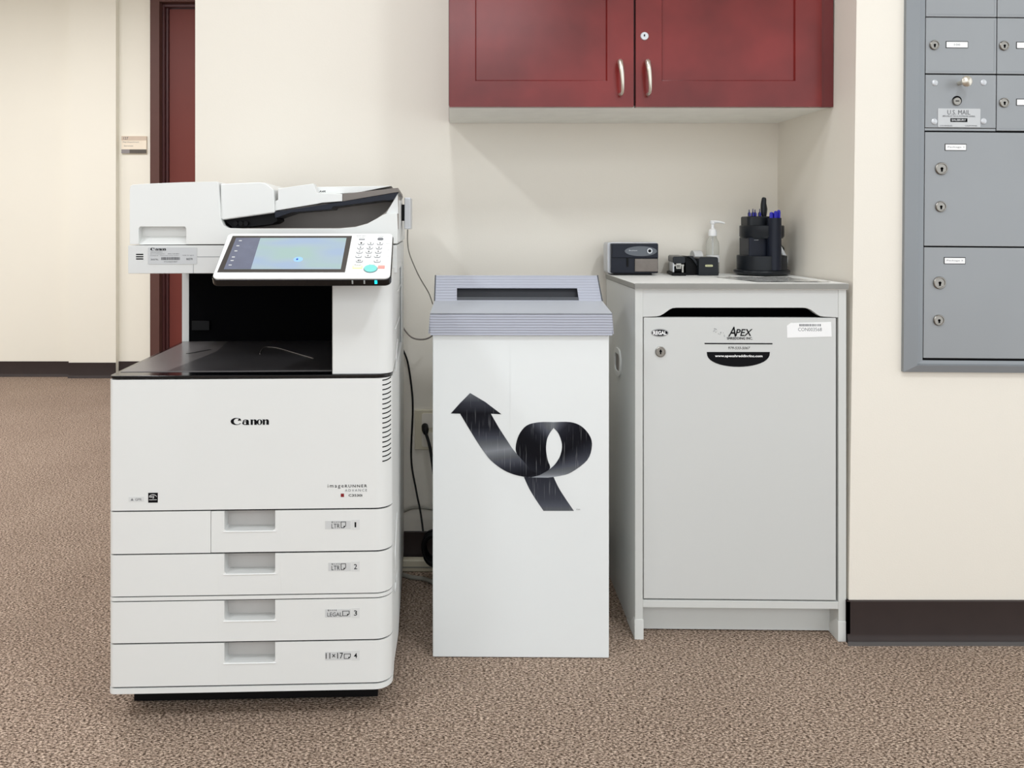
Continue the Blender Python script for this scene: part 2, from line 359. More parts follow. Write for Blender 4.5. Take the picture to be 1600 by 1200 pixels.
# room sign
sg = thing('room_sign', 'small tan and cream room sign on the hall wall beside the door', 'sign', (wx(191, YH), YH, wz(240, YH)))
Ms = mw(sg.location)
W = wx(230, YH)-wx(191, YH); H = wz(213, YH)-wz(240, YH)
MB().box(0, W, -.012, 0, 0, H).build('backing', 'signcream', sg, bevel=.001)
MB().box(0, W, -.014, -.012, H*.76, H).build('number_strip', 'signtan', sg)
b = MB().box(0, W*.33, -.015, -.012, 0, H*.23, 0); b.box(W*.33, W, -.015, -.012, 0, H*.23, 1); b.build('lower_band', ['signgrey', 'signdark'], sg)
b = MB(); textpolys(b, '127', W*.08, W*.28, H*.80, H*.95, -.0145, bold=.01); textpolys(b, 'Mail Department', W*.06, W*.70, H*.60, H*.69, -.0125); textpolys(b, 'Services', W*.10, W*.46, H*.40, H*.48, -.0125)
b.build('lettering', 'platetext', sg, smooth=False)

# ================================================================== COPIER
A = math.radians(1.9); OC = (-.6805, 1.59, 0); MC = mw(OC, A)
cp = thing('photocopier', 'tall white office photocopier with tilted touch panel and four paper drawers', 'photocopier', OC, A)
WC = .5615
def foot(x0, x1, y0, y1, rl, rr, n=8):
    P = [(x1, y1), (x0, y1)]
    for k in range(n+1):
        a = PI+.5*PI*k/n; P.append((x0+rl+rl*math.cos(a), y0+rl+rl*math.sin(a)))
    for k in range(n+1):
        a = 1.5*PI+.5*PI*k/n; P.append((x1-rr+rr*math.cos(a), y0+rr+rr*math.sin(a)))
    return P
zl = [.683, .4195, .334, .2490, .2405, .1560, .0690, .058]    # heights of the seams, from the floor up
FD = .045
# body
b = MB(); body = [(.0, FD), (WC, FD), (.568, .2), (.568, .66), (0, .66)]
b.prism(body, 'z', .066, .684); b.box(.01, WC-.012, .0425, FD+.001, .07, .68, 1)
for zs in zl[1:7]: b.prism(foot(.003, WC-.003, .003, .042, .008, .031), 'z', zs-.0017, zs+.0017, 1)  # dark strips laid in the seams as painted shade
b.build('cabinet_body', ['plastic', 'gap'], cp)
# seams on the right side
for pts in ([(625, 745), (620, 800), (616, 870), (613.5, 935)], [(624.5, 828), (622, 870), (617, 925), (614, 948)], [(621, 455), (628, 440)], [(617, 515), (624, 495)], [(618, 560), (621, 530)], [(614.5, 592), (618, 575), (619.5, 545)]):
    q = []
    for px, py in pts:
        h = hit(MC, px, py, 0, .5655); q.append((.5662, max(.06, min(.66, h.y)), h.z))
    MB().tube(q, .0011, 6).build('side_seam', 'plastic2', cp)
# front cover and drawers
def slab(z0, z1, notch=True, split=False):
    b = MB(); nx0, nx1 = .2275, .3285; g = .0016
    if not notch:
        b.prism(foot(0, WC, 0, FD, .010, .034), 'z', z0+g, z1-g); return b
    e = .012
    if split:
        xs = (328-170)*.001272
        b.prism([(xs+.0006, FD), (xs+.0006, 0), (nx0-e, 0), (nx0-e, FD)], 'z', z0+g, z1-g)
    else:
        L = foot(0, nx0-e, 0, FD, .010, .0001, 6); b.prism(L, 'z', z0+g, z1-g)
    R = foot(nx1+e, WC, 0, FD, .0001, .034, 8); b.prism(R, 'z', z0+g, z1-g)
    h = .041; r = .006; zb = z1-h
    P = [(nx0-e, z0+g), (nx1+e, z0+g), (nx1+e, z1-g), (nx1, z1-g)]
    for k in range(6): a = -.5*PI*k/5; P.append((nx1-r+r*math.cos(a), zb+r+r*math.sin(a)))
    for k in range(6): a = -.5*PI-.5*PI*k/5; P.append((nx0+r+r*math.cos(a), zb+r+r*math.sin(a)))
    P += [(nx0, z1-g), (nx0-e, z1-g)]
    b.prism(P, 'y', 0, .03)
    return b
fc = slab(zl[1], zl[0], False).build('front_cover', 'plastic', cp)
dr = []
for i, (zt, zb) in enumerate(((zl[1], zl[2]), (zl[2], zl[3]), (zl[4], zl[5]), (zl[5], zl[6]))):
    d = slab(zb, zt, True, i == 0).build('paper_drawer', 'plastic', cp)
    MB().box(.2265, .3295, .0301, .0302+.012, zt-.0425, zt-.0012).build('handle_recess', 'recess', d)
    b = MB(); b.tube([(.226, -.0006, zt-.0425), (.33, -.0006, zt-.0425)], .0009, 6); b.build('handle_lip', 'panelwhite', d)
    dr.append(d)
xs = (328-170)*.001272
MB().prism(foot(0, xs-.0004, 0, FD, .010, .0001, 6), 'z', zl[2]+.0012, zl[1]-.0012).build('side_panel', 'plastic', cp)
MB().prism(foot(0, WC, 0, FD, .010, .034), 'z', zl[4]+.0008, zl[3]-.0008).build('divider_rail', 'plastic', cp)
b = MB(); b.prism(foot(-.001, WC+.001, -.001, .66, .012, .036), 'z', zl[7]-.001, zl[6]-.0015); b.build('base_trim', 'plastic', cp)
b = MB(); b.box(.03, .53, .055, .62, .010, .057); b.build('under_frame', 'black', cp)  # black base, carried lower to fill in the shadow under the copier
for cx, cy in ((.07, .10), (.49, .10), (.07, .60), (.49, .60)):
    b = MB(); b.cyl((cx-.012, cy, .020), .020, .024, 'x', 20, ch=.003); b.box(cx-.016, cx+.016, cy-.012, cy+.012, .022, .05); b.build('caster', 'black', cp)
# vent slots round the right corner
b = MB(); r = .034
for k in range(18):
    z = wz(594+k*7.45, 1.612); 
    for (a0, a1, dz0, dz1) in ((-PI*.5+.45, -PI*.5+1.15, 0, .0035),):
        n = 6
        for j in range(n):
            t0 = a0+(a1-a0)*j/n; t1 = a0+(a1-a0)*(j+1)/n; q0 = dz0+(dz1-dz0)*(j/n)**2; q1 = dz0+(dz1-dz0)*((j+1)/n)**2
            V = []
            for t, q in ((t0, q0), (t1, q1)):
                for rr in (r-.001, r+.0004):
                    for hh in (-.0011, .0011): V.append((WC-r+rr*math.cos(t), r+rr*math.sin(t), z+q+hh))
            b.add(V, [(2, 3, 7, 6), (0, 4, 5, 1), (1, 5, 7, 3), (0, 2, 6, 4), (0, 1, 3, 2), (4, 6, 7, 5)])
b.build('side_vent', 'gap', fc)
# wordmark, stickers and drawer numbers
b = MB(); x0, z0 = xz(MC, 360.5, 664); x1, z1 = xz(MC, 420.5, 652.5); serif_logo(b, x0, x1, z0, z1, -.0006, .0002); b.build('wordmark', 'ink', fc, smooth=False)
def txt(b, s, M_, px0, py0, px1, py1, c=-.0006, **k):
    a = xz(M_, px0, py1, c); d = xz(M_, px1, py0, c); textpolys(b, s, a[0], d[0], a[1], d[1], c, **k)
def rec(b, M_, px0, py0, px1, py1, c0=-.0004, c1=.0002, m=0):
    a = xz(M_, px0, py1, c0); d = xz(M_, px1, py0, c0); b.box(a[0], d[0], c0, c1, a[1], d[1], m)
b = MB(); txt(b, 'image', MC, 512, 756.3, 537, 763.8, space=1.35); txt(b, 'RUNNER', MC, 539, 757, 573.5, 761.8, bold=.008, space=1.3); txt(b, 'ADVANCE', MC, 539, 764, 573.5, 768.2, m=1, space=1.4); txt(b, 'C3530i', MC, 544.5, 772, 566, 776, bold=.012)
rec(b, MC, 532.5, 771.3, 537.5, 776.6, m=2); b.build('model_lettering', ['ink', 'inkgrey', 'inkred'], fc, smooth=False)
b = MB(); rec(b, MC, 231.5, 770, 246.5, 785.5); rec(b, MC, 232.8, 780.6, 245, 781.3, -.0007, m=1)
a = xz(MC, 239, 776); q = [(a[0]+.0075*math.cos(t), a[1]+.0045*math.sin(t)) for t in [PI*k/8 for k in range(9)]]; q += [(p[0]*1, p[1]-.0009) for p in q[::-1]]
b.prism(q, 'y', -.0007, 0, 1); txt(b, 'energy', MC, 233.5, 775, 241, 779, -.0008, m=1); b.build('energy_sticker', ['ink', 'white'], fc, smooth=False)
b = MB(); rec(b, MC, 201, 776, 225, 784, m=1); txt(b, 'GPR', MC, 211, 778.5, 221.5, 782.5, bold=.01)
a = xz(MC, 206.5, 779); b.prism([(a[0]-.003, a[1]-.004), (a[0]+.003, a[1]-.004), (a[0], a[1]+.001)], 'y', -.0007, 0, 0); b.build('small_sticker', ['inkgrey', 'plastic2'], fc, smooth=False)
def page(b, px, py, w, h):
    for (x0, y0, x1, y1) in ((px, py, px+w, py+.9), (px, py, px+.9, py+h), (px, py+h-.9, px+w-3, py+h), (px+w-.9, py, px+w, py+h-3)):
        rec(b, MC, x0, y0, x1, y1, -.0007)
    a = [xz(MC, px+w-3.6, py+h), xz(MC, px+w-3.6, py+h-3.4), xz(MC, px+w, py+h-3.4)]; b.prism(a, 'y', -.0008, -.0002)
for i, (py, num, big, small) in enumerate(((820, '1', 'LTR', '8½×11'), (885.5, '2', 'LTR', '8½×11'), (958, '3', 'LEGAL', '8½×14'), (1024.5, '4', '11×17', ''))):
    b = MB()
    if i < 2: rec(b, MC, 508 if i == 0 else 513, py-6.5, 548, py+7, m=1)
    else: rec(b, MC, 508, py-6.5, 548, py+7, m=1)
    rec(b, MC, 549, py-8, 562, py+7.5, m=2)
    if i < 2:
        txt(b, big, MC, 518, py-1.5, 531, py+5.5); txt(b, small, MC, 518, py-5.5, 531, py-2.6); page(b, 532.5, py-5, 8, 10)
    elif i == 2:
        txt(b, big, MC, 511.5, py-1.2, 534.5, py+5.5); txt(b, small, MC, 512, py-5.8, 526, py-2.8); page(b, 535, py-3.5, 11, 8)
    else:
        txt(b, big, MC, 509, py-4.6, 536, py+5, bold=.005); page(b, 537.5, py-3, 10.5, 8)
    txt(b, num, MC, 553 if num != '1' else 554, py-4.2, 558 if num != '1' else 556.6, py+4.0, bold=.01 if num != '1' else 0)
    b.build('size_sticker', ['ink', 'label', 'plastic2'], dr[i], smooth=False)
# output tray
b = MB(); b.prism(foot(-.0005, WC+.0005, -.0015, .49, .016, .034), 'z', .6835, .6895, 0); b.build('output_tray', 'blackgloss', cp, bevel=.0012)
b = MB(); b.prism([(.008, .040), (.436, .040), (.436, .475), (.012, .475)], 'z', .6895, .6905, 0)
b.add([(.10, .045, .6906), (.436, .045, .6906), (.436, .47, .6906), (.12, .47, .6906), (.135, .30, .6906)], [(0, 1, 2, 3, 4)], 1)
b.prism([(.072, .27), (.108, .33), (.116, .33), (.082, .27)], 'z', .6906, .6911, 2)
b.build('tray_floor', ['traygrey', 'traydark', 'black'], cp)
b = MB(); p = [hit(MC, x, y, 2, .6911) for x, y in ((406, 553), (412, 543), (432, 543.5), (462, 552), (489, 560))]
b.tube([tuple(v) for v in p], .0012, 6, smooth=3); b.build('tray_stop', 'darkgrey', cp)
# rear tower, column, cavity lining
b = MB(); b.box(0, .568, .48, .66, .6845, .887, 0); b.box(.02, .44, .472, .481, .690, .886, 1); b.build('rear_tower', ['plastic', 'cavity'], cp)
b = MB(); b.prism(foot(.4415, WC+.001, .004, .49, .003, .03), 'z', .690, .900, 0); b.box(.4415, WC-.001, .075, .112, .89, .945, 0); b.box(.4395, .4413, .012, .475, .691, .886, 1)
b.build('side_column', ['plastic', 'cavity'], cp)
b = MB(); b.box(.44, .568, .48, .66, .6845, .90, 0); b.build('rear_corner_cover', 'plastic', cp, bevel=.002)
b = MB(); b.box(.03, .075, .462, .472, .72, .745); b.build('finisher_block', 'black', cp, bevel=.001)
# scanner unit
YS = .11
x0, z0 = xz(MC, 200, 427.5, YS); _, z1 = xz(MC, 200, 383.5, YS)
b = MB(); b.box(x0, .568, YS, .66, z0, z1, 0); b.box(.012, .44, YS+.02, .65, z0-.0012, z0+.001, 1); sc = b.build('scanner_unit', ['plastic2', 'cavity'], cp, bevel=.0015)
b = MB()
for k in range(3): rec(b, MC, 212.5, 396.6+3.55*k, 223.8, 398.4+3.55*k, YS-.0005, YS+.0003)
b.build('speaker_slots', 'gap', sc, smooth=False)
b = MB(); rec(b, MC, 308, 400.8, 345, 401.6, YS-.0003, YS+.0003); rec(b, MC, 301.8, 413, 302.4, 427, YS-.0003, YS+.0003); b.build('seam_line', 'inkgrey', sc, smooth=False)
b = MB(); a = xz(MC, 231.5, 412.8, YS); d = xz(MC, 308, 386.5, YS); b.prism(rrect(a[0], d[0], a[1], d[1], .002), 'y', YS-.0009, YS+.0002, 0)
pc = YS-.0013
h0 = xz(MC, 235, 391.6, pc); h1 = xz(MC, 259.3, 387, pc); serif_logo(b, h0[0], h1[0], h0[1], h1[1], pc, YS-.0008, 1)
random.seed(3); x = 252.0
while x < 280.5:
    wdt = random.choice((.6, 1.0, 1.6)); rec(b, MC, x, 401.8, min(x+wdt, 281), 406.2, pc, YS-.0008, 2); x += wdt+random.choice((.5, .8))
txt(b, 'CANON SOLUTIONS AMERICA', MC, 235, 393.2, 254, 394.6, pc, m=2); txt(b, 'Service & Supplies', MC, 235, 396, 257, 397.6, pc, m=2); txt(b, '(800) 528-8801', MC, 262, 396, 280, 397.6, pc, m=2)
txt(b, 'For service call', MC, 235, 398.6, 247, 400, pc, m=2); txt(b, 'please have serial number', MC, 250, 398.6, 280, 400, pc, m=2); txt(b, 'ready for agent', MC, 285, 398, 303, 400, pc, m=2)
txt(b, 'Serial No.', MC, 235.5, 403.8, 247.5, 406.6, pc, m=2, bold=.01); txt(b, '06570', MC, 291, 403, 301, 406.4, pc, m=2, bold=.02); txt(b, 'XTG-05657-0657', MC, 256, 408, 277, 409.8, pc, m=2)
b.build('service_plate', ['plate', 'ink', 'platetext'], sc, smooth=False)

# document feeder
def XY(pts, c): return [xz(MC, x, y, c) for x, y in pts]
df_ = MB()
outer = [(202.5, 382), (202.5, 297), (203.5, 291), (207, 288.6), (230, 287), (290, 284.6), (338, 283.6), (341.5, 285), (342, 295), (345, 343), (349, 352), (356, 356.3), (380, 357.3), (530, 357), (555, 354.8),
         (574, 349.5), (588, 342), (598, 336), (603, 334), (620.5, 333), (621.5, 357), (621.5, 380.5), (290.8, 382), (290.8, 357), (288.5, 354.2), (219, 354.2), (216.5, 357), (216.5, 382)]
df_.prism(XY(outer, YS), 'y', YS, YS+.022, 0)
b2 = XY([(216.5, 383), (216.5, 353), (291, 353), (291, 383)], YS)
zt = b2[1][1]; zb_ = b2[0][1]
df_.add([(b2[0][0], YS+.004, zb_+.001), (b2[2][0], YS+.004, zb_+.001), (b2[2][0], YS+.0215, zb_+.018), (b2[0][0], YS+.0215, zb_+.018)], [(0, 1, 2, 3)], 0)   # sloping finger grip
left = XY([(202.5, 382), (202.5, 297), (203.5, 291), (207, 288.6), (230, 287), (290, 284.6), (338, 283.6), (341.5, 285), (342, 382)], YS)
df_.prism(left, 'y', YS+.022, .655, 0)
df_.prism([(left[-1][0], xz(MC, 342, 358.5, YS)[1]), (left[-1][0], left[0][1]), (.5665, left[0][1]), (.5665, xz(MC, 342, 358.5, YS)[1])], 'y', YS+.022, .655, 0)
feeder = df_.build('document_feeder', 'plastic', cp, bevel=.0008)
b = MB(); b.prism(XY([(343, 287), (405, 284.4), (414, 285.4), (427, 296), (428.5, 332), (346.5, 343.5), (343.5, 341)], YS), 'y', YS+.006, .60); b.build('feed_cover', 'plastic', feeder, bevel=.003, seg=3)
b = MB(); b.prism(XY([(348, 343), (428, 330), (432, 345), (424, 350), (390, 354), (362, 355.5)], YS+.02), 'y', YS+.03, .50)
for k in range(3):
    a = xz(MC, 369+8*k, 349, YS+.025); b.cyl((a[0], YS+.018, a[1]), .005, .02, 'y', 16)
b.build('feed_rollers', 'black', feeder)
b = MB(); b.prism(XY([(434, 294.5), (490, 286.6), (495.5, 301.5), (534.6, 302.8), (534.6, 314.5), (502, 317), (496, 318.5), (429, 329.5), (429.5, 314), (434, 312.5)], YS+.01), 'y', YS+.012, YS+.05, 0)
b.prism(XY([(490, 292), (612, 290.5), (560, 301), (496, 305)], YS+.05), 'y', YS+.05, YS+.33, 0)
b.build('paper_guide', 'plastic', feeder, bevel=.0012)
b = MB(); txt(b, 'A4R', MC, 498.5, 297.5, 509, 300.6, YS+.0112, bold=.02, shear=.2); b.build('guide_marks', 'ink', feeder, smooth=False)
b = MB(); b.prism(XY([(534.8, 303), (622, 293.2), (623.3, 299.8), (534.8, 314.8)], YS+.01), 'y', YS+.014, YS+.34, 0)
b.prism(XY([(428.5, 331), (534, 315.4), (623, 300.4), (616, 311.5), (608, 313.5), (600, 313), (534, 321.5), (520, 323), (518, 327), (500, 328.5), (455, 332), (430, 341)], YS+.01), 'y', YS+.010, YS+.34, 1)
b.build('document_tray', ['darkgrey', 'navy'], feeder, bevel=.0008)
b = MB(); b.prism(XY([(340, 359.5), (340, 296), (621, 296), (621, 359.5)], .23), 'y', .23, .60, 0); b.build('output_bowl', 'bowlgrey', feeder)
bw = MB(); bp = XY([(352, 356.6), (530, 356.3), (556, 354), (575, 348.5), (590, 340.5), (603, 331), (613, 317), (620, 304), (622.5, 306), (622.5, 358), (352, 358)], YS+.022)
bw.prism(bp, 'y', YS+.0225, .23, 0); bw.build('bowl_floor', 'bowlgrey', feeder)
b = MB(); b.prism(XY([(603, 333.5), (612, 318), (621, 302.5), (622, 333.5)], YS), 'y', YS+.012, YS+.024, 0); b.build('end_cap', 'plastic2', feeder)
zr = xz(MC, 621, 299, .23)[1]; b = MB(); b.prism([(YS+.026, .955), (.60, .955), (.60, zr), (YS+.09, zr), (YS+.026, zr-.022)], 'x', .5625, .5664); b.build('side_wall', 'plastic2', feeder, bevel=.001)
b = MB(); b.box(.5665, .572, .16, .62, .952, 1.045); b.build('hinge_cover', 'plastic2', feeder, bevel=.002)

# control panel
PA = math.atan2(.084, .13); PL = .155; PW = .338
pl = MB(); pl.prism(rrect(0, PW, 0, PL, .012, rs=(.012, .012, .010, .010)), 'z', -.004, 0, 0)
pl.prism(rrect(-.0018, PW+.0018, -.0018, PL+.0014, .013), 'z', -.018, -.0035, 1)
panel = pl.build('control_panel', ['panelwhite', 'blackgloss'], cp, bevel=.0012)
panel.location = (.2232, -.078, .888); panel.rotation_euler = (PA, 0, 0)
MPn = MC @ Matrix.Translation(panel.location) @ Matrix.Rotation(PA, 4, 'X')
def pp(px, py, c=0): h = hit(MPn, px, py, 2, c); return (h.x, h.y)
arm = MB(); arm.box(.26, .54, .02, .115, .885, .925); arm.build('panel_arm', 'black', cp, bevel=.004)
b = MB(); b.prism([pp(363.6, 369), pp(550, 369), pp(539, 425.6), pp(339.5, 425.6)], 'z', 0, .0008); b.build('screen_bezel', 'bezel', panel)
b = MB(); b.prism([pp(369, 372.5), pp(541.5, 372.3), pp(532.5, 421), pp(350, 421)], 'z', .0007, .0011, 0); scr = b.build('touch_screen', 'screen', panel)
b = MB(); b.prism([pp(369, 372.5), pp(407, 372.4), pp(392, 421), pp(350, 421)], 'z', .0011, .0014, 0)
b.build('menu_column', 'sidebar', scr)
b = MB()
for px, py in ((375, 377), (371, 385), (368, 393), (364, 402.5), (362, 408), (359, 415)):
    a = pp(px, py); MB().prism(rrect(a[0]-.002, a[0]+.004, a[1]-.0015, a[1]+.0015, .001), 'z', .0014, .0016, 0).build('screen_icon', 'label', scr)
a = pp(466, 406); b.prism(ell(a[0], a[1], .009, .008), 'z', .0011, .0014, 1); b.prism(ell(a[0]-.002, a[1], .002, .003), 'z', .0014, .0016, 2)
b.build('touch_marker', ['label', mat('icon blue', (120, 160, 225), .3, emit=.8), mat('icon dark blue', (40, 70, 160), .3, emit=.4)], scr)
digits = ['1', '2', '3', '4', '5', '6', '7', '8', '9', '*', '0', '#']
def key(px, py, s, w=.0062, h=.0052, m='panelwhite', ts=.5):
    a = pp(px, py); k = MB(); k.prism(rrect(a[0]-w, a[0]+w, a[1]-h, a[1]+h, h*.8, 4), 'z', 0, .0008, 1); k.prism(rrect(a[0]-w+.0006, a[0]+w-.0006, a[1]-h+.0009, a[1]+h-.0003, h*.75, 4), 'z', .0008, .0016, 0)
    if s: textpolys(k, s, a[0]-w*.25*len(s), a[0]+w*.25*len(s), a[1]-h*ts, a[1]+h*ts, .0019, 2, plane='z', bold=.02)
    k.build('key', [m, 'inkgrey', 'ink'], panel)
for r_ in range(4):
    for c_ in range(3):
        key(564.5+14.6*c_-r_*1.4, 380.8+6.6*r_, digits[r_*3+c_])
key(561.5, 408, 'ID', .0068); key(589.5, 408, 'C', .0068)
key(594.5, 373.8, '', .006, .004, 'inkgrey'); key(565.5, 374, '', .006, .0025, 'label')
a = pp(579, 420.5); b = MB(); b.prism(ell(a[0], a[1], .0135, .0125), 'z', 0, .001, 1); b.prism(ell(a[0], a[1], .0127, .0117), 'z', .001, .0024, 0); b.build('start_button', ['teal', 'inkgrey'], panel)
a = pp(596, 418); b = MB(); b.prism(rrect(a[0]-.0065, a[0]+.0065, a[1]-.0038, a[1]+.0045, .001), 'z', 0, .002, 0); b.build('stop_button', 'red', panel)
a = pp(558.5, 418); b = MB(); b.prism(rrect(a[0]-.0095, a[0]+.0095, a[1]-.004, a[1]+.005, .001), 'z', 0, .0010, 0); b.prism(rrect(a[0]-.0082, a[0]+.0082, a[1]-.003, a[1]+.004, .001), 'z', .001, .0016, 1); b.build('reset_button', ['yellow', mat('cream key', (248, 246, 214), .4)], panel)
b = MB()
for s, x0, y0, x1, y1 in (('Quick Menu', 557, 368, 572, 369.6), ('Status Monitor', 557.5, 370.6, 576, 371.6), ('Counter', 591, 368.4, 600, 370), ('ABC', 579, 379, 580.5, 379.6), ('Reset', 554, 413.2, 565, 414.8), ('Start', 577, 413.2, 586, 414.6), ('Stop', 594.5, 412.6, 604, 413.8), ('Processing', 540, 427.8, 560, 428.8), ('Main Power', 584, 427.8, 592, 428.8), ('Energy', 603.5, 380.2, 609, 381.2), ('Log', 603.5, 390, 608, 391), ('Help', 602, 400, 608, 401)):
    p0 = pp(x0, y1); p1 = pp(x1, y0); b = MB(); textpolys(b, s, p0[0], p1[0], p0[1], p1[1], .0004, plane='z'); b.build('lettering', 'inkgrey', panel, smooth=False)
b = MB()
for px, m in ((551, 1), (569.5, 1), (587.5, 0)):
    x = pp(px, 431)[0]; b.box(x-.0014-(.001 if m == 0 else 0), x+.0014+(.001 if m == 0 else 0), -.0030, -.001, -.012, -.0045, m)
b.build('status_lights', ['led', 'ledoff'], panel)
# card reader on the side
cr = thing('card_reader', 'slim grey ribbed card reader clipped to the right side of the photocopier', 'card reader', (-.133, 1.92, .97))
Yr = 1.92; x0 = wx(633, Yr)-cr.location.x; x1 = wx(642.5, Yr)-cr.location.x
b = MB(); b.box(x0, x1, -.03, .05, wz(358, Yr)-.97, wz(309.5, Yr)-.97); b.build('housing', 'silver', cr, bevel=.002)
b = MB()
for k in range(4): b.box(x0+.003+.003*k, x0+.0042+.003*k, -.0308, -.0298, wz(354, Yr)-.97, wz(313, Yr)-.97)
b.build('ribs', 'label', cr); b = MB(); b.box(x0-.007, x0+.001, -.02, .04, wz(345, Yr)-.97, wz(320, Yr)-.97); b.build('mounting_plate', 'black', cr)

# ================================================================== RECYCLING BOX
OB = (wx(676, 1.831), 1.831, 0); AB = math.radians(-.7); MBx = mw(OB, AB)
bx = thing('recycling_box', 'tall white cardboard recycling box with grey slotted lid and black arrow', 'recycling box', OB, AB)
BW = .4030; BD = .285; BH = .755
b = MB(); b.box(0, BW, 0, BD, .001, BH); bd = b.build('box_body', 'boxwhite', bx, bevel=.0025)
b = MB(); xm = xz(MBx, 797.5, 560)[0]; b.box(xm-.0007, xm+.0007, -.0006, .0002, BH-.29, BH-.005); b.build('fold_crease', 'boxwhite', bd)
# arrow print, drawn in the coordinates of its own layout
def g(v): return lin((v*.95, v*.97+1, v+8 if v < 90 else v+3))
def Q(p): return xz(MBx, 690+p[0]*.17494, 600+p[1]*.17494)
def ribbon(mb, cols, pairs, y, sub=4):
    import bisect
    P = []
    for i in range(len(pairs)-1):
        p0, p1, p2, p3 = pairs[max(i-1, 0)], pairs[i], pairs[i+1], pairs[min(i+2, len(pairs)-1)]
        for j in range(sub):
            t = j/sub
            def cr_(k, a): 
                q0, q1, q2, q3 = p0[k][a], p1[k][a], p2[k][a], p3[k][a]
                return .5*((2*q1)+(q2-q0)*t+(2*q0-5*q1+4*q2-q3)*t*t+(3*q1-q0-3*q2+q3)*t**3)
            P.append(((cr_(0, 0), cr_(0, 1)), (cr_(1, 0), cr_(1, 1)), p1[2]*(1-t)+p2[2]*t))
    P.append(pairs[-1]); o = len(mb.v); v = []
    for a, c, gr in P:
        for q in (a, c): x, z = Q(q); v.append((x, y, z)); cols.append(gr)
    mb.add(v, [(2*i, 2*i+1, 2*i+3, 2*i+2) for i in range(len(P)-1)])
mb = MB(); cols = []
ribbon(mb, cols, [((735, 830), (1000, 830), 42), ((780, 930), (1045, 925), 52), ((840, 1030), (1108, 1025), 62), ((910, 1133), (1182, 1133), 100)], -.0004)
ribbon(mb, cols, [((1000, 340), (1000, 392), 120), ((1150, 340), (1045, 445), 34), ((1250, 378), (1075, 540), 14), ((1325, 465), (1062, 630), 10), ((1342, 560), (1025, 700), 36), ((1300, 680), (975, 752), 70), ((1160, 788), (900, 800), 110), ((1060, 820), (830, 826), 150), ((950, 836), (770, 833), 170)], -.0005)
ribbon(mb, cols, [((1000, 340), (1000, 392), 120), ((870, 341), (965, 440), 84), ((760, 370), (940, 500), 30), ((690, 455), (933, 590), 8), ((662, 560), (948, 680), 8), ((675, 630), (968, 752), 16), ((735, 705), (900, 800), 26), ((740, 800), (860, 818), 24), ((735, 828), (800, 833), 24)], -.0006)
ribbon(mb, cols, [((165, 265), (440, 265), 14), ((240, 390), (512, 390), 26), ((320, 520), (588, 508), 90), ((378, 605), (632, 575), 135), ((440, 682), (690, 645), 90), ((540, 760), (765, 728), 44), ((640, 806), (800, 770), 22), ((740, 829), (860, 800), 12)], -.0007)
o = len(mb.v); 
for p, gr in (((82, 262), 10), ((165, 265), 12), ((440, 265), 12), ((535, 270), 10), ((390, 160), 60), ((255, 80), 105), ((165, 170), 50)):
    x, z = Q(p); mb.v.append((x, -.0007, z)); cols.append(gr)
mb.f += [(o, o+1, o+6), (o+1, o+2, o+4, o+6), (o+2, o+3, o+4), (o+6, o+4, o+5)]; mb.m += [0]*4
ar = mb.build('arrow_print', 'printed', bd, smooth=False)
ca = ar.data.color_attributes.new('ink', 'FLOAT_COLOR', 'POINT')
for i, gr in enumerate(cols): ca.data[i].color = g(gr)+(1,)
b = MB(); a = Q((1200, 1128)); d = Q((1235, 1115)); textpolys(b, 'TM', a[0], d[0], a[1], d[1], -.0006); b.build('trademark_print', 'inkgrey', bd, smooth=False)
# lid: front band, sloping ledge, raised slotted panel, ridge, back slope
e = .0055; zb = wz(523.5, 1.826); zt = .789
lid = MB()
lid.box(-e, BW+e, -e-.003, -e, zb, zt, 0)                               # front band
lid.add([(-e, -e-.003, zt), (BW+e, -e-.003, zt), (BW-.002, .078, .8095), (.002, .078, .8095), (-e, -e-.003, zt-.003), (BW+e, -e-.003, zt-.003), (BW-.002, .080, .8065), (.002, .080, .8065)],
        [(0, 1, 2, 3), (4, 7, 6, 5), (0, 3, 7, 4), (1, 5, 6, 2), (0, 4, 5, 1)], 1)
RZ = .866; RY = .143
def lp(u, v, off=0):          # raised panel: u across 0..1, v from ledge to ridge
    y = .078+(RY-.078)*v; z = .8095+(RZ-.8095)*v; x = .002+(BW-.004)*u; xm_ = BW/2
    nx = -(RZ-.8095); ny = (RY-.078); l = math.hypot(nx, ny)
    return (x, y-(-nx)/l*off*-1, z-ny/l*off) if off else (x, y, z)
su0, su1, sv0, sv1 = .133, .862, .02, .50
us = [0, su0, su1, 1]; vs_ = [0, sv0, sv1, 1]
grid = [lp(u, v) for v in vs_ for u in us]
lid.add(grid, [(i+4*j, i+1+4*j, i+5+4*j, i+4+4*j) for j in range(3) for i in range(3) if not (i == 1 and j == 1)], 0)
lid.add([(.002, RY, RZ), (BW-.002, RY, RZ), (BW+e, BD+e, zt), (-e, BD+e, zt), (-e, BD+e, zb), (BW+e, BD+e, zb)], [(0, 1, 2, 3), (3, 2, 5, 4)], 0)
for x, s in ((-e, -1), (BW+e, 1)):     # gable ends with a loose lower flap
    xi = .002 if s < 0 else BW-.002
    lid.add([(x, -e, zt), (xi, .078, .8095), (xi, RY, RZ), (x, BD+e, zt), (x+s*.004, BD+e, zb+.003), (x+s*.004, -e, zb+.003), (x, -e, zt)], [(0, 1, 2, 3), (0, 3, 4, 5)], 0)
lidobj = lid.build('lid', ['lidfluted', 'lidsmooth'], bx, smooth=False)
md = lidobj.modifiers.new('t', 'SOLIDIFY'); md.thickness = .0022; md.offset = -1
for u in (0, 1): MB().tube([lp(u, .0), lp(u, 1)], .0016, 6).build('lid_edge', 'ovalgrey', lidobj)
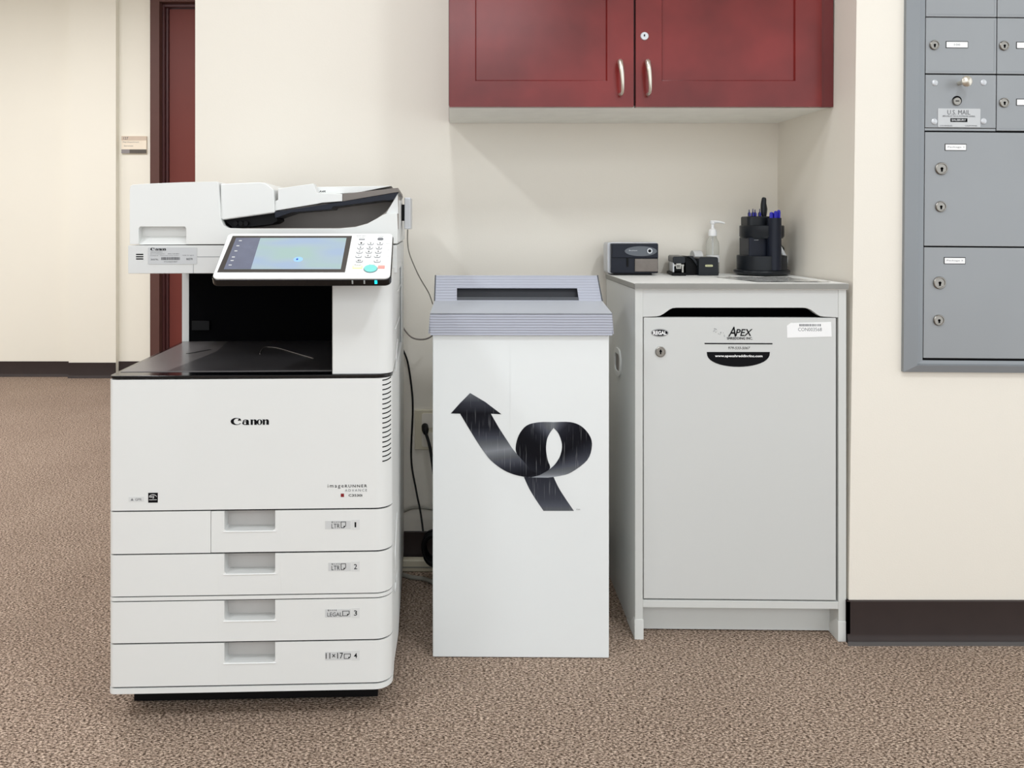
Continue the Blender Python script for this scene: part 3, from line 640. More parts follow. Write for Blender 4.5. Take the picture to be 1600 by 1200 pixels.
b = MB(); s0 = lp(su0-.01, -.02, 0); s1 = lp(su1+.01, sv1+.06, 0)
b.add([(s0[0], s0[1]+.03, s0[2]-.02), (s1[0], s0[1]+.03, s0[2]-.02), (s1[0], s1[1]+.012, s1[2]+.01), (s0[0], s1[1]+.012, s1[2]+.01)], [(0, 1, 2, 3)], 0)
b.add([(s0[0], s0[1]+.004, s0[2]+.002), (s1[0], s0[1]+.004, s0[2]+.002), (s1[0], s0[1]+.014, s0[2]+.009), (s0[0], s0[1]+.014, s0[2]+.009)], [(0, 1, 2, 3)], 1)
b.build('slot_liner', ['kraftgap', 'ovalgrey'], lidobj, smooth=False)

# ================================================================== SHREDDING CONSOLE
OS = (.4395, 1.912, 0); AS = math.radians(-1.15); MS = mw(OS, AS)
cs = thing('shredding_console', 'light grey locked shredding console cabinet with black paper slot', 'cabinet', OS, AS)
CW = .500; CD = .395; CH = .852
sp = []
for x0 in (0, CW-.0185):
    s_ = MB().box(x0, x0+.0185, 0, CD, .0, CH-.0155).build('side_board', 'consoleside', cs, bevel=.0008)
    MB().prism([(-.0015, 0), (.10, 0), (.05, .020), (.012, .048), (-.0015, .048)], 'x', x0-.0015, x0+.0200).build('foot_cap', 'footcap', s_, bevel=.0008)
    sp.append(s_)
b = MB(); b.box(-.003, CW+.003, -.008, CD, CH-.0155, CH); tp = b.build('top_board', ['consoletop', 'topedge'], cs, bevel=.003, seg=3)
for p in tp.data.polygons:
    if abs(p.normal.z) < .5: p.material_index = 1
X0, X1 = .0185, CW-.0185
zd = xz(MS, 1150, 496.5)[1]
fp = [(X0, CH-.0155), (X0, zd+.001)]+[xz(MS, x, y) for x, y in ((1026, 494.5), (1032, 493.2), (1037, 490.5), (1046, 484), (1051, 481.6), (1057, 481))]+[xz(MS, x, y) for x, y in ((1255, 481), (1261, 481.6), (1267, 484), (1276, 490.5), (1281, 493.8), (1287, 495))]+[(X1, zd+.001), (X1, CH-.0155)]
MB().prism(fp, 'y', .001, .019).build('slot_fascia', 'console', cs, bevel=.0006)
b = MB(); b.box(X0, X1, .10, .105, zd-.03, CH-.017); b.box(X0, X1, .03, .10, zd-.03, zd-.025); b.build('slot_interior', 'cavity', cs)
zdb = xz(MS, 1150, 936.8)[1]
dx0 = xz(MS, 1006, 700)[0]; dx1 = xz(MS, 1306.6, 700)[0]
door = MB().box(dx0, dx1, .001, .019, zdb, zd).build('locking_door', 'console', cs, bevel=.001)
MB().box(X0, X1, .022, .026, .08, zd-.01).build('inner_shadow_board', 'gap', cs)  # black sheet added behind the door to darken the gaps around it
MB().box(X0, X1, .0005, .03, xz(MS, 1150, 950.5)[1], xz(MS, 1150, 939.2)[1]).build('bottom_rail', 'consoleside', cs, bevel=.0008)
MB().box(X0, X1, .046, .062, .003, xz(MS, 1150, 950.5)[1]+.004).build('toe_board', 'consoleside', cs)
MB().box(X0, X1, CD-.012, CD, .003, CH-.016).build('back_board', 'consoleside', cs)
# finger pull in the left side
h = hit(MS, 966, 565, 0, 0); ry = .034; rz_ = .037
b = MB(); V = ell(h.y, h.z, .030, .0365, 28)
V2 = rrect(h.y-.046, h.y+.046, h.z-.037, h.z+.037, .034, 6); V3 = rrect(h.y-.030, h.y+.030, h.z-.024, h.z+.022, .012, 6)
n = len(V2); vv = [(-.004, a, c) for a, c in V2]+[(-.004, a, c) for a, c in V3]+[(.0005, a, c) for a, c in V2]+[(-.0003, a, c) for a, c in V3]
b.add(vv, [(i, (i+1) % n, (i+1) % n+n, i+n) for i in range(n)]+[(i, i+2*n, (i+1) % n+2*n, (i+1) % n) for i in range(n)]+[(i+n, (i+1) % n+n, (i+1) % n+3*n, i+3*n) for i in range(n)], 0)
b.prism(V3, 'x', -.0006, -.0002, 1); b.build('finger_pull', ['footcap', 'darkgrey'], sp[0])
# lock
a = xz(MS, 1032, 549.5)
def lock(parent, M_, px, py, c, r, name='lock', m='chrome'):
    a = xz(M_, px, py, c); b = MB()
    b.lathe([(r, c+.0002), (r, c-.0025), (r*.86, c-.004), (r*.78, c-.004), (r*.74, c-.003), (0, c-.003)][::-1], (a[0], 0, a[1]), 'y', 24, 0)
    b.box(a[0]-r*.12, a[0]+r*.12, c-.0036, c-.0028, a[1]-r*.45, a[1]+r*.45, 1); b.cyl((a[0], c-.0036, a[1]+r*.1), r*.24, .001, 'y', 12, 1)
    return b.build(name, [m, 'gap'], parent)
lock(door, MS, 1031.8, 549.5, .001, .0125, m='bronze')
c = .0004
b = MB(); a0 = xz(MS, 1031, 520, c); b.prism(ell(a0[0], a0[1], .0205, .0092), 'y', c-.0001, .0012, 0); b.prism(ell(a0[0], a0[1], .0197, .0083), 'y', c-.0003, c, 1); b.prism(ell(a0[0], a0[1], .0190, .0076), 'y', c-.0005, c, 0)
txt(b, 'REGAL', MS, 1020.5, 517, 1041.5, 523.2, -.0004, m=1, bold=.04); b.build('maker_badge', ['ink', 'white'], door, smooth=False)
b = MB(); txt(b, 'A', MS, 1138, 510.5, 1150, 525.8, c, shear=.25, bold=.01); txt(b, 'PEX', MS, 1149, 514.2, 1176, 525, c, shear=.25, bold=.015)
txt(b, 'SHREDDING INC.', MS, 1136, 526.6, 1176, 530.6, c, bold=.02)
rec(b, MS, 1101, 536.2, 1207, 537.7, c, .0012); txt(b, '979-533-5067', MS, 1138, 541.7, 1172, 545.6, c, shear=.2)
hp = [xz(MS, 1104.5, 550, c)]
for k in range(21):
    t = PI*k/20; hp.append(xz(MS, 1153.7-49.3*math.cos(t), 550+23.2*math.sin(t)**.8, c))
b.prism(hp[1:], 'y', c, .0012, 0)
random.seed(11)
for k in range(26):
    u = random.random(); px = 1114+24*u+random.uniform(-2, 2); py = 514+13*u**.8+random.uniform(-3.5, 2); q = xz(MS, px, py, c); s_ = random.uniform(.0005, .0013)
    b.prism([(q[0]-s_, q[1]), (q[0], q[1]-s_), (q[0]+s_, q[1]+.0002), (q[0], q[1]+s_)], 'y', c, .0012, 2)
txt(b, 'www.apexshreddinginc.com', MS, 1117, 554.4, 1191.5, 559, c-.0003, m=1, bold=.03)
b.build('company_print', ['ink', 'white', 'inkgrey'], door, smooth=False)
b = MB(); q = [xz(MS, x, y, c) for x, y in ((1229.5, 509), (1236, 504.5), (1240, 504.8), (1298.5, 503.2), (1299.5, 526), (1230, 527.8))]; b.prism(q, 'y', c-.0002, .0012, 0)
x = 1249.0
while x < 1281: wdt = random.choice((.8, 1.4, 2)); rec(b, MS, x, 506.3, x+wdt, 509.8, c-.0004, c-.0001, 1); x += wdt+random.choice((.7, 1.1))
txt(b, 'CON003568', MS, 1247, 512, 1284, 517.5, c-.0004, m=1); b.build('barcode_sticker', ['white', 'inkgrey'], door, smooth=False)

# ================================================================== WALL CABINET
YC = 2.0; OW = (wx(701, YC), YC, 1.286)
wc = thing('wall_cabinet', 'dark cherry two door wall cabinet hung above the grey console', 'cabinet', OW); MW = mw(OW)
WW = lean(1.4)-OW[0]-.004; WH = .86; WD = YB-YC
b = MB(); b.box(0, WW, .02, WD, .006, WH, 0); b.box(.001, WW-.001, .022, WD-.001, .002, .0065, 1); b.build('carcass', ['woodedge', 'maple'], wc)
b = MB(); fx = xz(MW, 1284.5, 100)[0]; b.box(fx, WW, .004, .02, 0, WH); b.build('filler_strip', 'woodedge', wc, bevel=.001)
def cdoor(px0, px1, pi0, pi1, hp):
    x0 = xz(MW, px0, 100)[0]; x1 = xz(MW, px1, 100)[0]; a = xz(MW, pi0, 100)[0]; d = xz(MW, pi1, 100)[0]; zi = xz(MW, 800, 126.5)[1]; zt = WH-.002; zu = zt-zi
    b = MB(); b.box(x0, a, 0, .019, .0, zt); b.box(d, x1, 0, .019, .0, zt); b.box(a, d, 0, .019, .0, zi); b.box(a, d, 0, .019, zu, zt)
    b.add([(a, 0, zi), (d, 0, zi), (d, 0, zu), (a, 0, zu), (a+.003, .006, zi+.003), (d-.003, .006, zi+.003), (d-.003, .006, zu-.003), (a+.003, .006, zu-.003)], [(0, 1, 5, 4), (1, 2, 6, 5), (2, 3, 7, 6), (3, 0, 4, 7), (4, 5, 6, 7)])
    o = b.build('cabinet_door', 'wood', wc)
    p = [hit(MW, hp+dx, y, 1, dy) for dx, y, dy in ((-1.5, 147.5, 0.001), (-1.2, 147.8, -.012), (1.6, 143, -.022), (1.8, 128, -.028), (.6, 112, -.027), (-1.0, 102, -.022), (-1.8, 96.5, -.014), (-1.8, 96, .001))]
    MB().tube([tuple(v) for v in p], [.0048, .0042, .0038, .0046, .0058, .0066, .0068, .0062], 12, smooth=5).build('pull_handle', 'nickel', o)
    return o
cdoor(702, 990, 742.5, 949, 971); rd = cdoor(993.5, 1284, 1034, 1243, 1014)
a = xz(MW, 1007, 56.5); b = MB(); b.lathe([(.0, -.0022), (.0092, -.0022), (.0105, 0), (.0105, .002)], (a[0], 0, a[1]), 'y', 24, 0); b.prism(ell(a[0]-.0006, a[1]+.0015, .0016, .0030), 'y', -.0030, -.002, 1); b.build('cam_lock', ['silver', 'gap'], rd)

# ================================================================== MAILBOXES
RO = math.radians(.45)
OM = (wx(1408, YM), YM, wz(580, YM)); MM = Matrix.Translation(OM) @ Matrix.Rotation(RO, 4, 'Y')
ml = thing('mailbox_unit', 'grey metal mailbox bank set in the wall at far right', 'mailboxes', OM); ml.rotation_euler = (0, RO, 0)
def mx(px, py, c=0): h = hit(MM, px, py, 1, c); return (h.x, h.z)
FW = mx(1668, 300)[0]+mx(1441, 562)[0]; fx0 = mx(1441, 400)[0]; fz0 = mx(1500, 562)[1]; TH = fz0+.95
fx1 = FW-fx0; xi = mx(1434, 300)[0]
b = MB()
def ringf(x0, x1, z0, z1, t, ya, yb, m=0):
    b.box(x0, x0+t, ya, yb, z0, z1, m); b.box(x1-t, x1, ya, yb, z0, z1, m); b.box(x0+t, x1-t, ya, yb, z0, z0+t, m); b.box(x0+t, x1-t, ya, yb, z1-t, z1, m)
zi0 = mx(1500, 566)[1]
def trimring(x0, x1, z0, z1, X0_, X1_, Z0_, Z1_, y_out, y_in):
    V = [(x0, y_out, z0), (x1, y_out, z0), (x1, y_out, z1), (x0, y_out, z1), (X0_, y_in, Z0_), (X1_, y_in, Z0_), (X1_, y_in, Z1_), (X0_, y_in, Z1_)]
    b.add(V, [(0, 1, 5, 4), (1, 2, 6, 5), (2, 3, 7, 6), (3, 0, 4, 7)])
top = TH+fz0
trimring(0, FW, 0, top, .0, FW, .0, top, .002, -.010)
trimring(0, FW, 0, top, xi-.006, FW-xi+.006, zi0-.006, top-zi0+.006, -.010, -.014)
trimring(xi-.006, FW-xi+.006, zi0-.006, top-zi0+.006, xi-.003, FW-xi+.003, zi0-.003, top-zi0+.003, -.014, -.008)
trimring(xi-.003, FW-xi+.003, zi0-.003, top-zi0+.003, fx0-.001, FW-fx0+.001, fz0-.001, top-fz0+.001, -.008, -.006)
b.build('trim_frame', 'mailframe', ml, smooth=False)
b = MB(); b.box(fx0-.002, fx1+.002, -.002, .001, fz0-.002, TH); b.build('backing_plate', 'gap', ml)
colx = [fx0, mx(1553.2, 300)[0], fx1]
def mdoor(x0, x1, z0, z1, name='mailbox_door'):
    g_ = .001; b = MB(); b.box(x0+g_, x1-g_, -.006, -.001, z0+g_, z1-g_)
    # shallow folded rim
    o = b.build(name, 'mailgrey', ml, bevel=.0012)
    if name == 'mailbox_door':
        q = MB(); r0, r1, s0, s1 = x0+.006, x1-.006, z0+.006, z1-.006
        for (a, b_, c_, d) in ((r0, r1, s0, s0+.0008), (r1-.0008, r1, s0, s1)): q.box(a, b_, -.0063, -.0059, c_, d)
        q.build('door_crease', 'mailframe', o)
    return o
def mlock(o, px, py, r, m='bronze'): 
    a = mx(px, py, -.006); b = MB(); c = -.006
    b.lathe([(0, -.003), (r*.72, -.003), (r*.78, -.0045), (r*.9, -.0045), (r, -.003), (r, .0005)], (a[0], c, a[1]), 'y', 24, 0)
    b.box(a[0]-r*.13, a[0]+r*.13, c-.0038, c-.0028, a[1]-r*.5, a[1]+r*.1, 1); b.cyl((a[0], c-.0038, a[1]), r*.22, .001, 'y', 10, 1)
    b.build('lock', [m, 'gap'], o)
def mlab(o, px, py, w, h, s=''):
    a = mx(px-w/2, py+h/2, -.006); d = mx(px+w/2, py-h/2, -.006); b = MB(); b.box(a[0]-.0012, d[0]+.0012, -.0068, -.0055, a[1]-.0012, d[1]+.0016, 0); b.box(a[0], d[0], -.0072, -.0066, a[1], d[1], 1)
    if s:
        cx_ = (a[0]+d[0])/2; cz = (a[1]+d[1])/2; l = min(.0024*len(s), (d[0]-a[0])*.4); textpolys(b, s, cx_-l, cx_+l, cz-.0022, cz+.0022, -.0074, 2)
    b.build('name_card', ['gap', 'white', 'inkgrey'], o)
def mzr(py): return mx(1500, py)[1]
rows = [(mzr(116.5), mzr(28)), (mzr(205), mzr(117))]
p_ = rows[0][1]-rows[0][0]
# upper rows, the first one cut by the picture's top edge
for (zr0, zr1) in ((rows[0][1], rows[0][1]+p_), (rows[0][1]+p_, rows[0][1]+2*p_), (rows[0][1]+2*p_, TH)):
    for k in range(2): mdoor(colx[k], colx[k+1], zr0, zr1)
o = mdoor(colx[0], colx[1], *rows[0]); mlock(o, 1459.5, 70.5, .0115); mlab(o, 1495, 70, 33, 8.5, '100')
o = mdoor(colx[1], colx[2], *rows[0]); mlock(o, 1568.5, 71.5, .0115); mlab(o, 1605, 71, 33, 8.5)
o = mdoor(colx[1], colx[2], *rows[1]); mlock(o, 1568.5, 160.5, .0115); mlab(o, 1605, 160, 33, 8.5)
o = mdoor(colx[0], colx[1], rows[1][0]+.006, rows[1][1], 'outgoing_mail_door'); MB().box(colx[0]+.001, colx[1]-.001, -.0045, -.001, rows[1][0]+.0005, rows[1][0]+.0058).build('door_sill', 'mailgrey', ml)
for px, py in ((1460.5, 129.5), (1536.5, 129), (1459.5, 190), (1536.5, 189.5)):
    a = mx(px, py, -.006); MB().lathe([(0, -.0035), (.004, -.0031), (.0066, -.0018), (.0075, 0)], (a[0], -.006, a[1]), 'y', 20).build('rivet', 'silver', o)
a = mx(1496, 131, -.006); MB().lathe([(0, -.036), (.008, -.0345), (.0125, -.030), (.0125, -.027), (.008, -.022), (.005, -.018), (.005, .0)], (a[0]+.004, -.006, a[1]+.001), 'y', 24).build('mail_knob', 'nickel', o)
b = MB(); a = mx(1494.5, 158, -.006); b.lathe([(0, -.0005), (.0115, -.0005), (.0115, .0005)], (a[0]+.001, -.006, a[1]+.001), 'y', 24, 1); b.lathe([(0, -.005), (.0085, -.005), (.0095, -.003), (.0095, 0)], (a[0]-.0008, -.006, a[1]-.001), 'y', 24, 0); b.box(a[0]-.005, a[0]+.003, -.0118, -.0108, a[1]-.0015, a[1]+.0005, 1); b.build('lock', ['bronze', 'gap'], o)
b = MB(); a = mx(1465, 198.5, -.006); d = mx(1531.5, 170, -.006); b.prism(rrect(a[0], d[0], a[1], d[1], .002), 'y', -.0072, -.0058, 0)
def mt(s, x0, y0, x1, y1, m=1, cc=-.0076, **k): a = mx(x0, y1, cc); d = mx(x1, y0, cc); textpolys(b, s, a[0], d[0], a[1], d[1], cc, m, **k)
mt('U.S. MAIL', 1480.5, 172, 1516, 179); mt('APPROVED BY THE U.S. POSTMASTER GENERAL', 1472.5, 180.6, 1524, 182.6)
a = mx(1485, 190.6, -.0072); d = mx(1511.5, 184.8, -.0072); b.box(a[0], d[0], -.0075, -.007, a[1], d[1], 2); mt('SALSBURY', 1487, 186, 1509.5, 189, 0, -.0078, bold=.03)
mt('LOS ANGELES', 1469, 195.4, 1488, 197.2); mt('CALIFORNIA', 1508, 195.6, 1527, 197.4)
b.build('mail_plate', ['plate', 'platetext', 'ink'], o, smooth=False)
zA, zB = mzr(206.5), mzr(385.2)
o = mdoor(fx0, fx1, zB, zA, 'parcel_door'); mlab(o, 1493, 230.2, 32, 8.5, 'Package 1'); mlock(o, 1470.5, 263.5, .0148); mlock(o, 1469.5, 322.8, .0130)
o = mdoor(fx0, fx1, mzr(560), mzr(386), 'parcel_door'); mlab(o, 1491.5, 407.3, 32, 8.5, 'Package 2'); mlock(o, 1467.5, 441.8, .0148); mlock(o, 1466.5, 500.3, .0130)

# ================================================================== THINGS ON THE CONSOLE
ZT = CH
def at(px, Y): return wx(px, Y)
# sharpener
Y = 2.205
sh = thing('electric_pencil_sharpener', 'boxy blue-black electric pencil sharpener on the left of the console top', 'pencil sharpener', (at(955, Y), Y, ZT)); S = Y/F
w_, h_ = 74*S, 50*S
b = MB(); b.box(.001, w_, .004, .085, .006, h_, 0); b.prism(rrect(-.007, w_+.004, .004, h_+.003, .008), 'y', .018, .075, 1); b.box(.002, w_-.001, -.002, .01, h_*.55, h_-.001, 0)
bd_ = b.build('body', ['navy', 'silver'], sh, bevel=.002)
MB().prism(ell(w_*.62, h_*.76, w_*.34, h_*.155), 'y', -.0035, -.001).build('oval_plate', 'ovalgrey', bd_)
MB().lathe([(.0068, -.001), (.0075, -.0045), (.0045, -.0045), (.004, -.001)], (w_*.80, -.003, h_*.77), 'y', 20).build('pencil_hole', 'silver', bd_)
MB().lathe([(0, -.0035), (.004, -.0035), (.004, 0)], (w_*.80, -.003, h_*.77), 'y', 16).build('hole_centre', 'black', bd_)
b = MB(); textpolys(b, 'Boston', w_*.37, w_*.54, h_*.765, h_*.80, -.0038); b.build('lettering', 'silver', bd_, smooth=False)
MB().box(w_*.50, w_*.985, -.001, .05, h_*.12, h_*.52).build('shavings_bin', 'smoke', sh, bevel=.0012)
b = MB(); b.box(w_*.33, w_*.37, .001, .006, h_*.27, h_*.54); b.build('bin_latch', 'black', sh)
b = MB(); b.box(.008, w_*.87, .006, .08, 0, .007); b.build('base_feet', 'black', sh)
# stapler seen end-on
Y = 2.19; S = Y/F
sp_ = thing('stapler', 'black stapler with chrome nose seen end-on', 'stapler', (at(1050, Y), Y, ZT), -.16)
b = MB(); b.prism(rrect(-.001, 21.5*S, 0, .008, .002), 'y', 0, .12); b.build('base', 'black', sp_, bevel=.001)
b = MB(); b.box(.005, 18.5*S, .006, .12, .026, .031, 0); b.box(.003, .006, .004, .10, .010, .048, 1); b.build('magazine', ['chrome', 'silver'], sp_)
b = MB(); b.prism(rrect(.002, 20*S, .034, .053, .005), 'y', -.002, .12); b.box(.004, 19*S, .06, .12, .008, .036); b.build('top_arm', 'orgblack', sp_, bevel=.0015)
b = MB(); b.box(.011, .024, -.001, .006, .019, .034, 0); b.box(.026, .031, .001, .03, .009, .030, 0); b.box(.014, .017, -.0015, .0, .022, .03, 1); b.box(.019, .021, -.0015, .0, .022, .03, 1); b.build('staple_nose', ['chrome', 'black'], sp_, bevel=.0006)
# tape dispenser
Y = 2.195; S = Y/F
td = thing('tape_dispenser', 'black tape dispenser with small gold badge beside the stapler', 'tape dispenser', (at(1075, Y), Y, ZT))
b = MB(); b.prism([(.029, 0), (.0845, 0), (.083, .048), (.080, .051), (.033, .051), (.030, .047)], 'y', 0, .05); b.box(.0, .082, .03, .10, 0, .02)
b.build('body', 'orgblack', td, bevel=.002)
b = MB(); b.prism([(.0, .0), (.036, 0), (.034, .024), (.018, .052), (.003, .052), (-.001, .046)], 'y', .022, .09); b.build('arm', 'black', td, bevel=.0015)
b = MB(); b.prism([(.003, .053), (.018, .054), (.036, .027), (.033, .020), (.016, .044)], 'y', .012, .04); b.build('cutter_bar', 'orgblack', td, bevel=.001)
b = MB(); a0, a1 = .047, .068; b.prism(rrect(a0, a1, .0245, .0300, .0026), 'y', -.0012, .0005, 0); textpolys(b, 'Scotch', a0+.003, a1-.003, .0258, .0287, -.0016, 1); b.build('badge', ['gold', 'platetext'], td)
b = MB(); b.lathe([(.012, -.012), (.027, -.012), (.027, .012), (.012, .012), (.012, -.012)], (.045, .072, .040), 'x', 28); b.build('tape_roll', 'label', td)
# pump bottle
Y = 2.285; S = Y/F
pb = thing('pump_bottle', 'small clear hand sanitizer bottle with white pump behind the tape dispenser', 'bottle', (at(1113.5, Y), Y, ZT))
b = MB(); hb = wz(367, Y)-ZT
b.lathe([(0, 0), (.0165, .0), (.0180, .002), (.0180, hb*.70), (.0165, hb*.82), (.011, hb*.93), (.0095, hb)], (0, 0, 0), 'z', 28); b.build('bottle_body', 'clear', pb)
b = MB(); b.lathe([(0, .003), (.0160, .003), (.0160, hb*.42), (0, hb*.42)], (0, 0, 0), 'z', 24); b.build('gel', 'clear', pb)
b = MB(); b.lathe([(.0183, hb*.30), (.0185, hb*.30), (.0185, hb*.48), (.0183, hb*.48)], (0, 0, 0), 'z', 28); b.build('bottle_label', 'white', pb)
b = MB(); b.lathe([(.0116, hb-.003), (.0118, hb+.006), (.0098, hb+.015), (.0045, hb+.018), (.0042, hb+.030), (.0065, hb+.032), (.0075, hb+.038), (0, hb+.040)], (0, 0, 0), 'z', 24)
b.tube([(-.006, 0, hb+.037), (.008, -.001, hb+.0375), (.024, -.003, hb+.036), (.033, -.004, hb+.033)], [.0042, .0040, .0028, .0018], 10); b.tube([(0, 0, .01), (0, 0, hb)], .0018, 6)
b.build('pump', 'white', pb)
# rotary desk organiser
Y = 2.225; S = Y/F
OR = (at(1190, Y), Y, ZT)
og = thing('desk_organizer', 'round charcoal rotary desk organizer holding pens at the corner', 'organizer', OR)
b = MB(); b.lathe([(0, 0), (.058, 0), (.072, .005), (.0745, .010), (.0735, .014), (.069, .016), (0, .016)], (0, 0, 0), 'z', 48); b.build('turntable_base', 'orgblack', og)
b = MB(); R0 = .066; b.lathe([(0, .016), (R0, .016), (R0, .054), (R0-.002, .055), (R0-.004, .054), (R0-.004, .022), (0, .022)], (0, 0, 0), 'z', 48); b.build('lower_tray', 'orgblack', og)
b = MB(); b.box(-.050, .020, -.040, .035, .0225, .105); b.build('note_block_holder', 'navy', og, bevel=.003)
b = MB(); textpolys(b, 'rolodex', -.036, -.024, .097, .0995, -.0405); b.build('lettering', 'silver', og, smooth=False)
b = MB(); R1 = .0585; b.lathe([(0, .102), (R1-.004, .102), (R1, .108), (R1, .136), (R1-.0015, .138), (R1-.003, .137), (R1-.004, .110), (0, .110)], (0, 0, 0), 'z', 48)
b.box(-.002, -.0, -.057, -.0, .11, .134); b.box(.01, .012, -.055, -.0, .11, .134); b.build('upper_tray', 'orgblack', og)
b = MB(); q = foot(-.048, .024, -.030, .03, .012, .012)
b.prism(q, 'z', .1105, .163); b.build('pencil_cup', 'orgblack', og, bevel=.004)
tx, ty = .014, -.052; b = MB(); b.lathe([(0, .0165), (.0185, .0165), (.0185, .158), (.0165, .158), (.0165, .05), (0, .05)], (tx, ty, 0), 'z', 32); b.build('pen_tube', 'navy', og)
b = MB(); b.prism(foot(.012, .056, .0, .03, .006, .006), 'z', .1105, .160); b.build('rear_cup', 'orgblack', og, bevel=.003)
def pen(x, y, z, tiltx, tilty, cm, label, grp, l=.14):
    p = thing('pen', label, 'pen', (x, y, z), 0, grp); p.rotation_euler = (tiltx, tilty, 0)
    MB().lathe([(.0015, 0), (.0038, .012), (.0040, l-.03), (.0036, l-.028)], (0, 0, 0), 'z', 10).build('barrel', 'penwhite' if cm == 'penblue' else cm, p)
    b = MB(); b.lathe([(.0046, l-.045), (.0048, l-.008), (.0040, l-.002), (0, l)], (0, 0, 0), 'z', 10); b.box(-.001, .001, -.0066, -.0050, l-.042, l-.006); b.box(-.001, .001, -.006, -.004, l-.010, l-.006); b.build('cap', cm, p)
wxp = lambda x, y: (OR[0]+x, OR[1]+y)
for i, (x, y, tx_, ty_) in enumerate(((-.009, -.006, .05, -.06), (.000, -.009, .06, -.02), (.008, -.004, .05, .05), (-.003, .004, -.02, -.03), (.005, .005, -.03, .06))):
    X, Y_ = wxp(tx+x, ty+y); pen(X, Y_, ZT+.0505, tx_*.3, ty_*.3, 'penblue', 'bright blue capped pen in the tall right-hand tube of the organizer', 'pens in the organizer tube', .124+.003*(i % 3))
for i, (x, y, ty_) in enumerate(((-.038, -.010, -.02), (-.030, -.014, .02), (-.021, -.008, -.03), (-.012, -.016, .02))):
    X, Y_ = wxp(x, y); pen(X, Y_, ZT+.1635-.0, 0, 0, 'pendark', 'dark blue pen tip poking out of the left cup of the organizer', 'pens in the organizer cup', .0215+.003*(i % 2)) if False else None
    p = thing('pen', 'dark blue pen top poking out of the left cup of the organizer', 'pen', (X, Y_, ZT+.1632), 0, 'pens in the organizer cup'); p.rotation_euler = (0, ty_, 0)
    MB().lathe([(.0042, 0), (.0042, .008), (.003, .010), (.0016, .012), (.0012, .018+.002*(i % 2)), (0, .019+.002*(i % 2))], (0, 0, 0), 'z', 10).build('pen_top', 'pendark', p)
    b = MB(); b.box(-.001, .001, -.0062, -.0042, .0, .010); b.build('clip', 'penblue', p)
sc_ = thing('scissors', 'black-handled scissors standing upright in the organizer', 'scissors', (OR[0]+.002, OR[1]-.012, ZT+.1635)); b = MB()
b.tube([(0, 0, -.0), (-.0012, 0, .012), (-.0015, 0, .030), (0, 0, .048), (.0005, 0, .052)], [.0066, .0078, .0076, .0062, .003], 14); b.tube([(.003, .004, 0), (.0045, .004, .02), (.003, .004, .042)], [.005, .0062, .003], 12)
b.build('handle', 'orgblack', sc_)
# small clutter behind the organiser
Y = 2.27
sb = thing('desk_caddy', 'small dark open caddy tucked behind the organizer against the wall', 'caddy', (at(1229, Y), Y, ZT)); b = MB()
b.prism([(-.008, 0), (.020, 0), (.0245, .026), (-.010, .020)], 'y', -.02, .02); b.build('body', 'darkgrey', sb, bevel=.002)
mk = tag(MB().tube([(at(1219.5, 2.25), 2.262, ZT+.080), (at(1225, 2.25), 2.262, ZT+.062), (at(1234, 2.26), 2.262, ZT+.026)], [.0065, .0062, .0052], 12).build('marker', 'white'), 'white marker leaning behind the organizer', 'marker')
bk = tag(MB().tube([(at(1219, 2.26), 2.285, ZT+.088), (at(1226, 2.26), 2.285, ZT+.080), (at(1232, 2.26), 2.285, ZT+.064), (at(1237.5, 2.26), 2.285, ZT+.052), (at(1238, 2.26), 2.285, ZT+.030)], [.002, .0022, .004, .006, .0045], 10).build('cord_loop', 'rubber'), 'black cord looped behind the organizer', 'cord')
# glossy wrinkled sheet in front of the organiser
sh_ = MB(); nx_, ny_ = 22, 14; V = []; random.seed(5)
def onTop(px, py): h = hit(Matrix.Identity(4), px, py, 2, ZT); return h
c0 = Vector((.775, 1.92)); c1 = Vector((.935, 1.935)); c2 = Vector((.80, 2.20)); 
for j in range(ny_+1):
    for i in range(nx_+1):
        u, v = i/nx_, j/ny_; p = Vector((.742, 1.935)).lerp(Vector((.915, 1.925)), u).lerp(Vector((.70, 2.13)).lerp(Vector((.885, 2.12)), u), v)
        z = .0012+.0011*(math.sin(u*19+v*9)*math.sin(v*14-u*5)+.6*math.sin(u*37+3)*math.sin(v*29)); V.append((p.x, p.y, ZT+max(.0004, z)))
sh_.add(V, [(j*(nx_+1)+i, j*(nx_+1)+i+1, (j+1)*(nx_+1)+i+1, (j+1)*(nx_+1)+i) for j in range(ny_) for i in range(nx_)])
M['film'] = mat('glossy paper', (214, 215, 213), .18, coat=.6)
tag(sh_.build('paper_sheet', 'film', ang=180), 'glossy wrinkled pale sheet lying on the console top in front of the organizer', 'paper')

# ================================================================== GAP BETWEEN COPIER AND BOX
pf = thing('wall_outlet', 'ivory wall outlet plate half hidden behind the white box', 'outlet', (wx(648, YB), YB, wz(702, YB)))
PH = wz(640, YB)-wz(702, YB)
MB().box(0, .075, -.006, 0, 0, PH).build('cover_plate', 'beige', pf, bevel=.002)
b = MB(); 
for z in (PH*.08, PH*.56): b.prism(rrect(.021, .055, z, z+PH*.36, .006), 'y', -.008, -.005)
b.build('socket', 'wall', pf)
pc_ = thing('mains_cable', 'black power cord plugged into the outlet behind the box', 'cable', (wx(664, YB), YB, wz(665, YB))); L0 = pc_.location
b = MB(); b.tube([(0, -.009, 0), (.002, -.030, -.004), (.004, -.040, -.014)], [.010, .010, .006], 12, m=0); b.build('plug', 'rubber', pc_)
def gp(px, py, Y): return (wx(px, Y)-L0.x, Y-L0.y, wz(py, Y)-L0.z)
b = MB(); b.tube([(.004, -.040, -.012), gp(672, 700, 2.27), gp(678, 740, 2.25), gp(688, 800, 2.24), gp(690, 860, 2.22)], .0045, 8); b.build('cord', 'rubber', pc_)
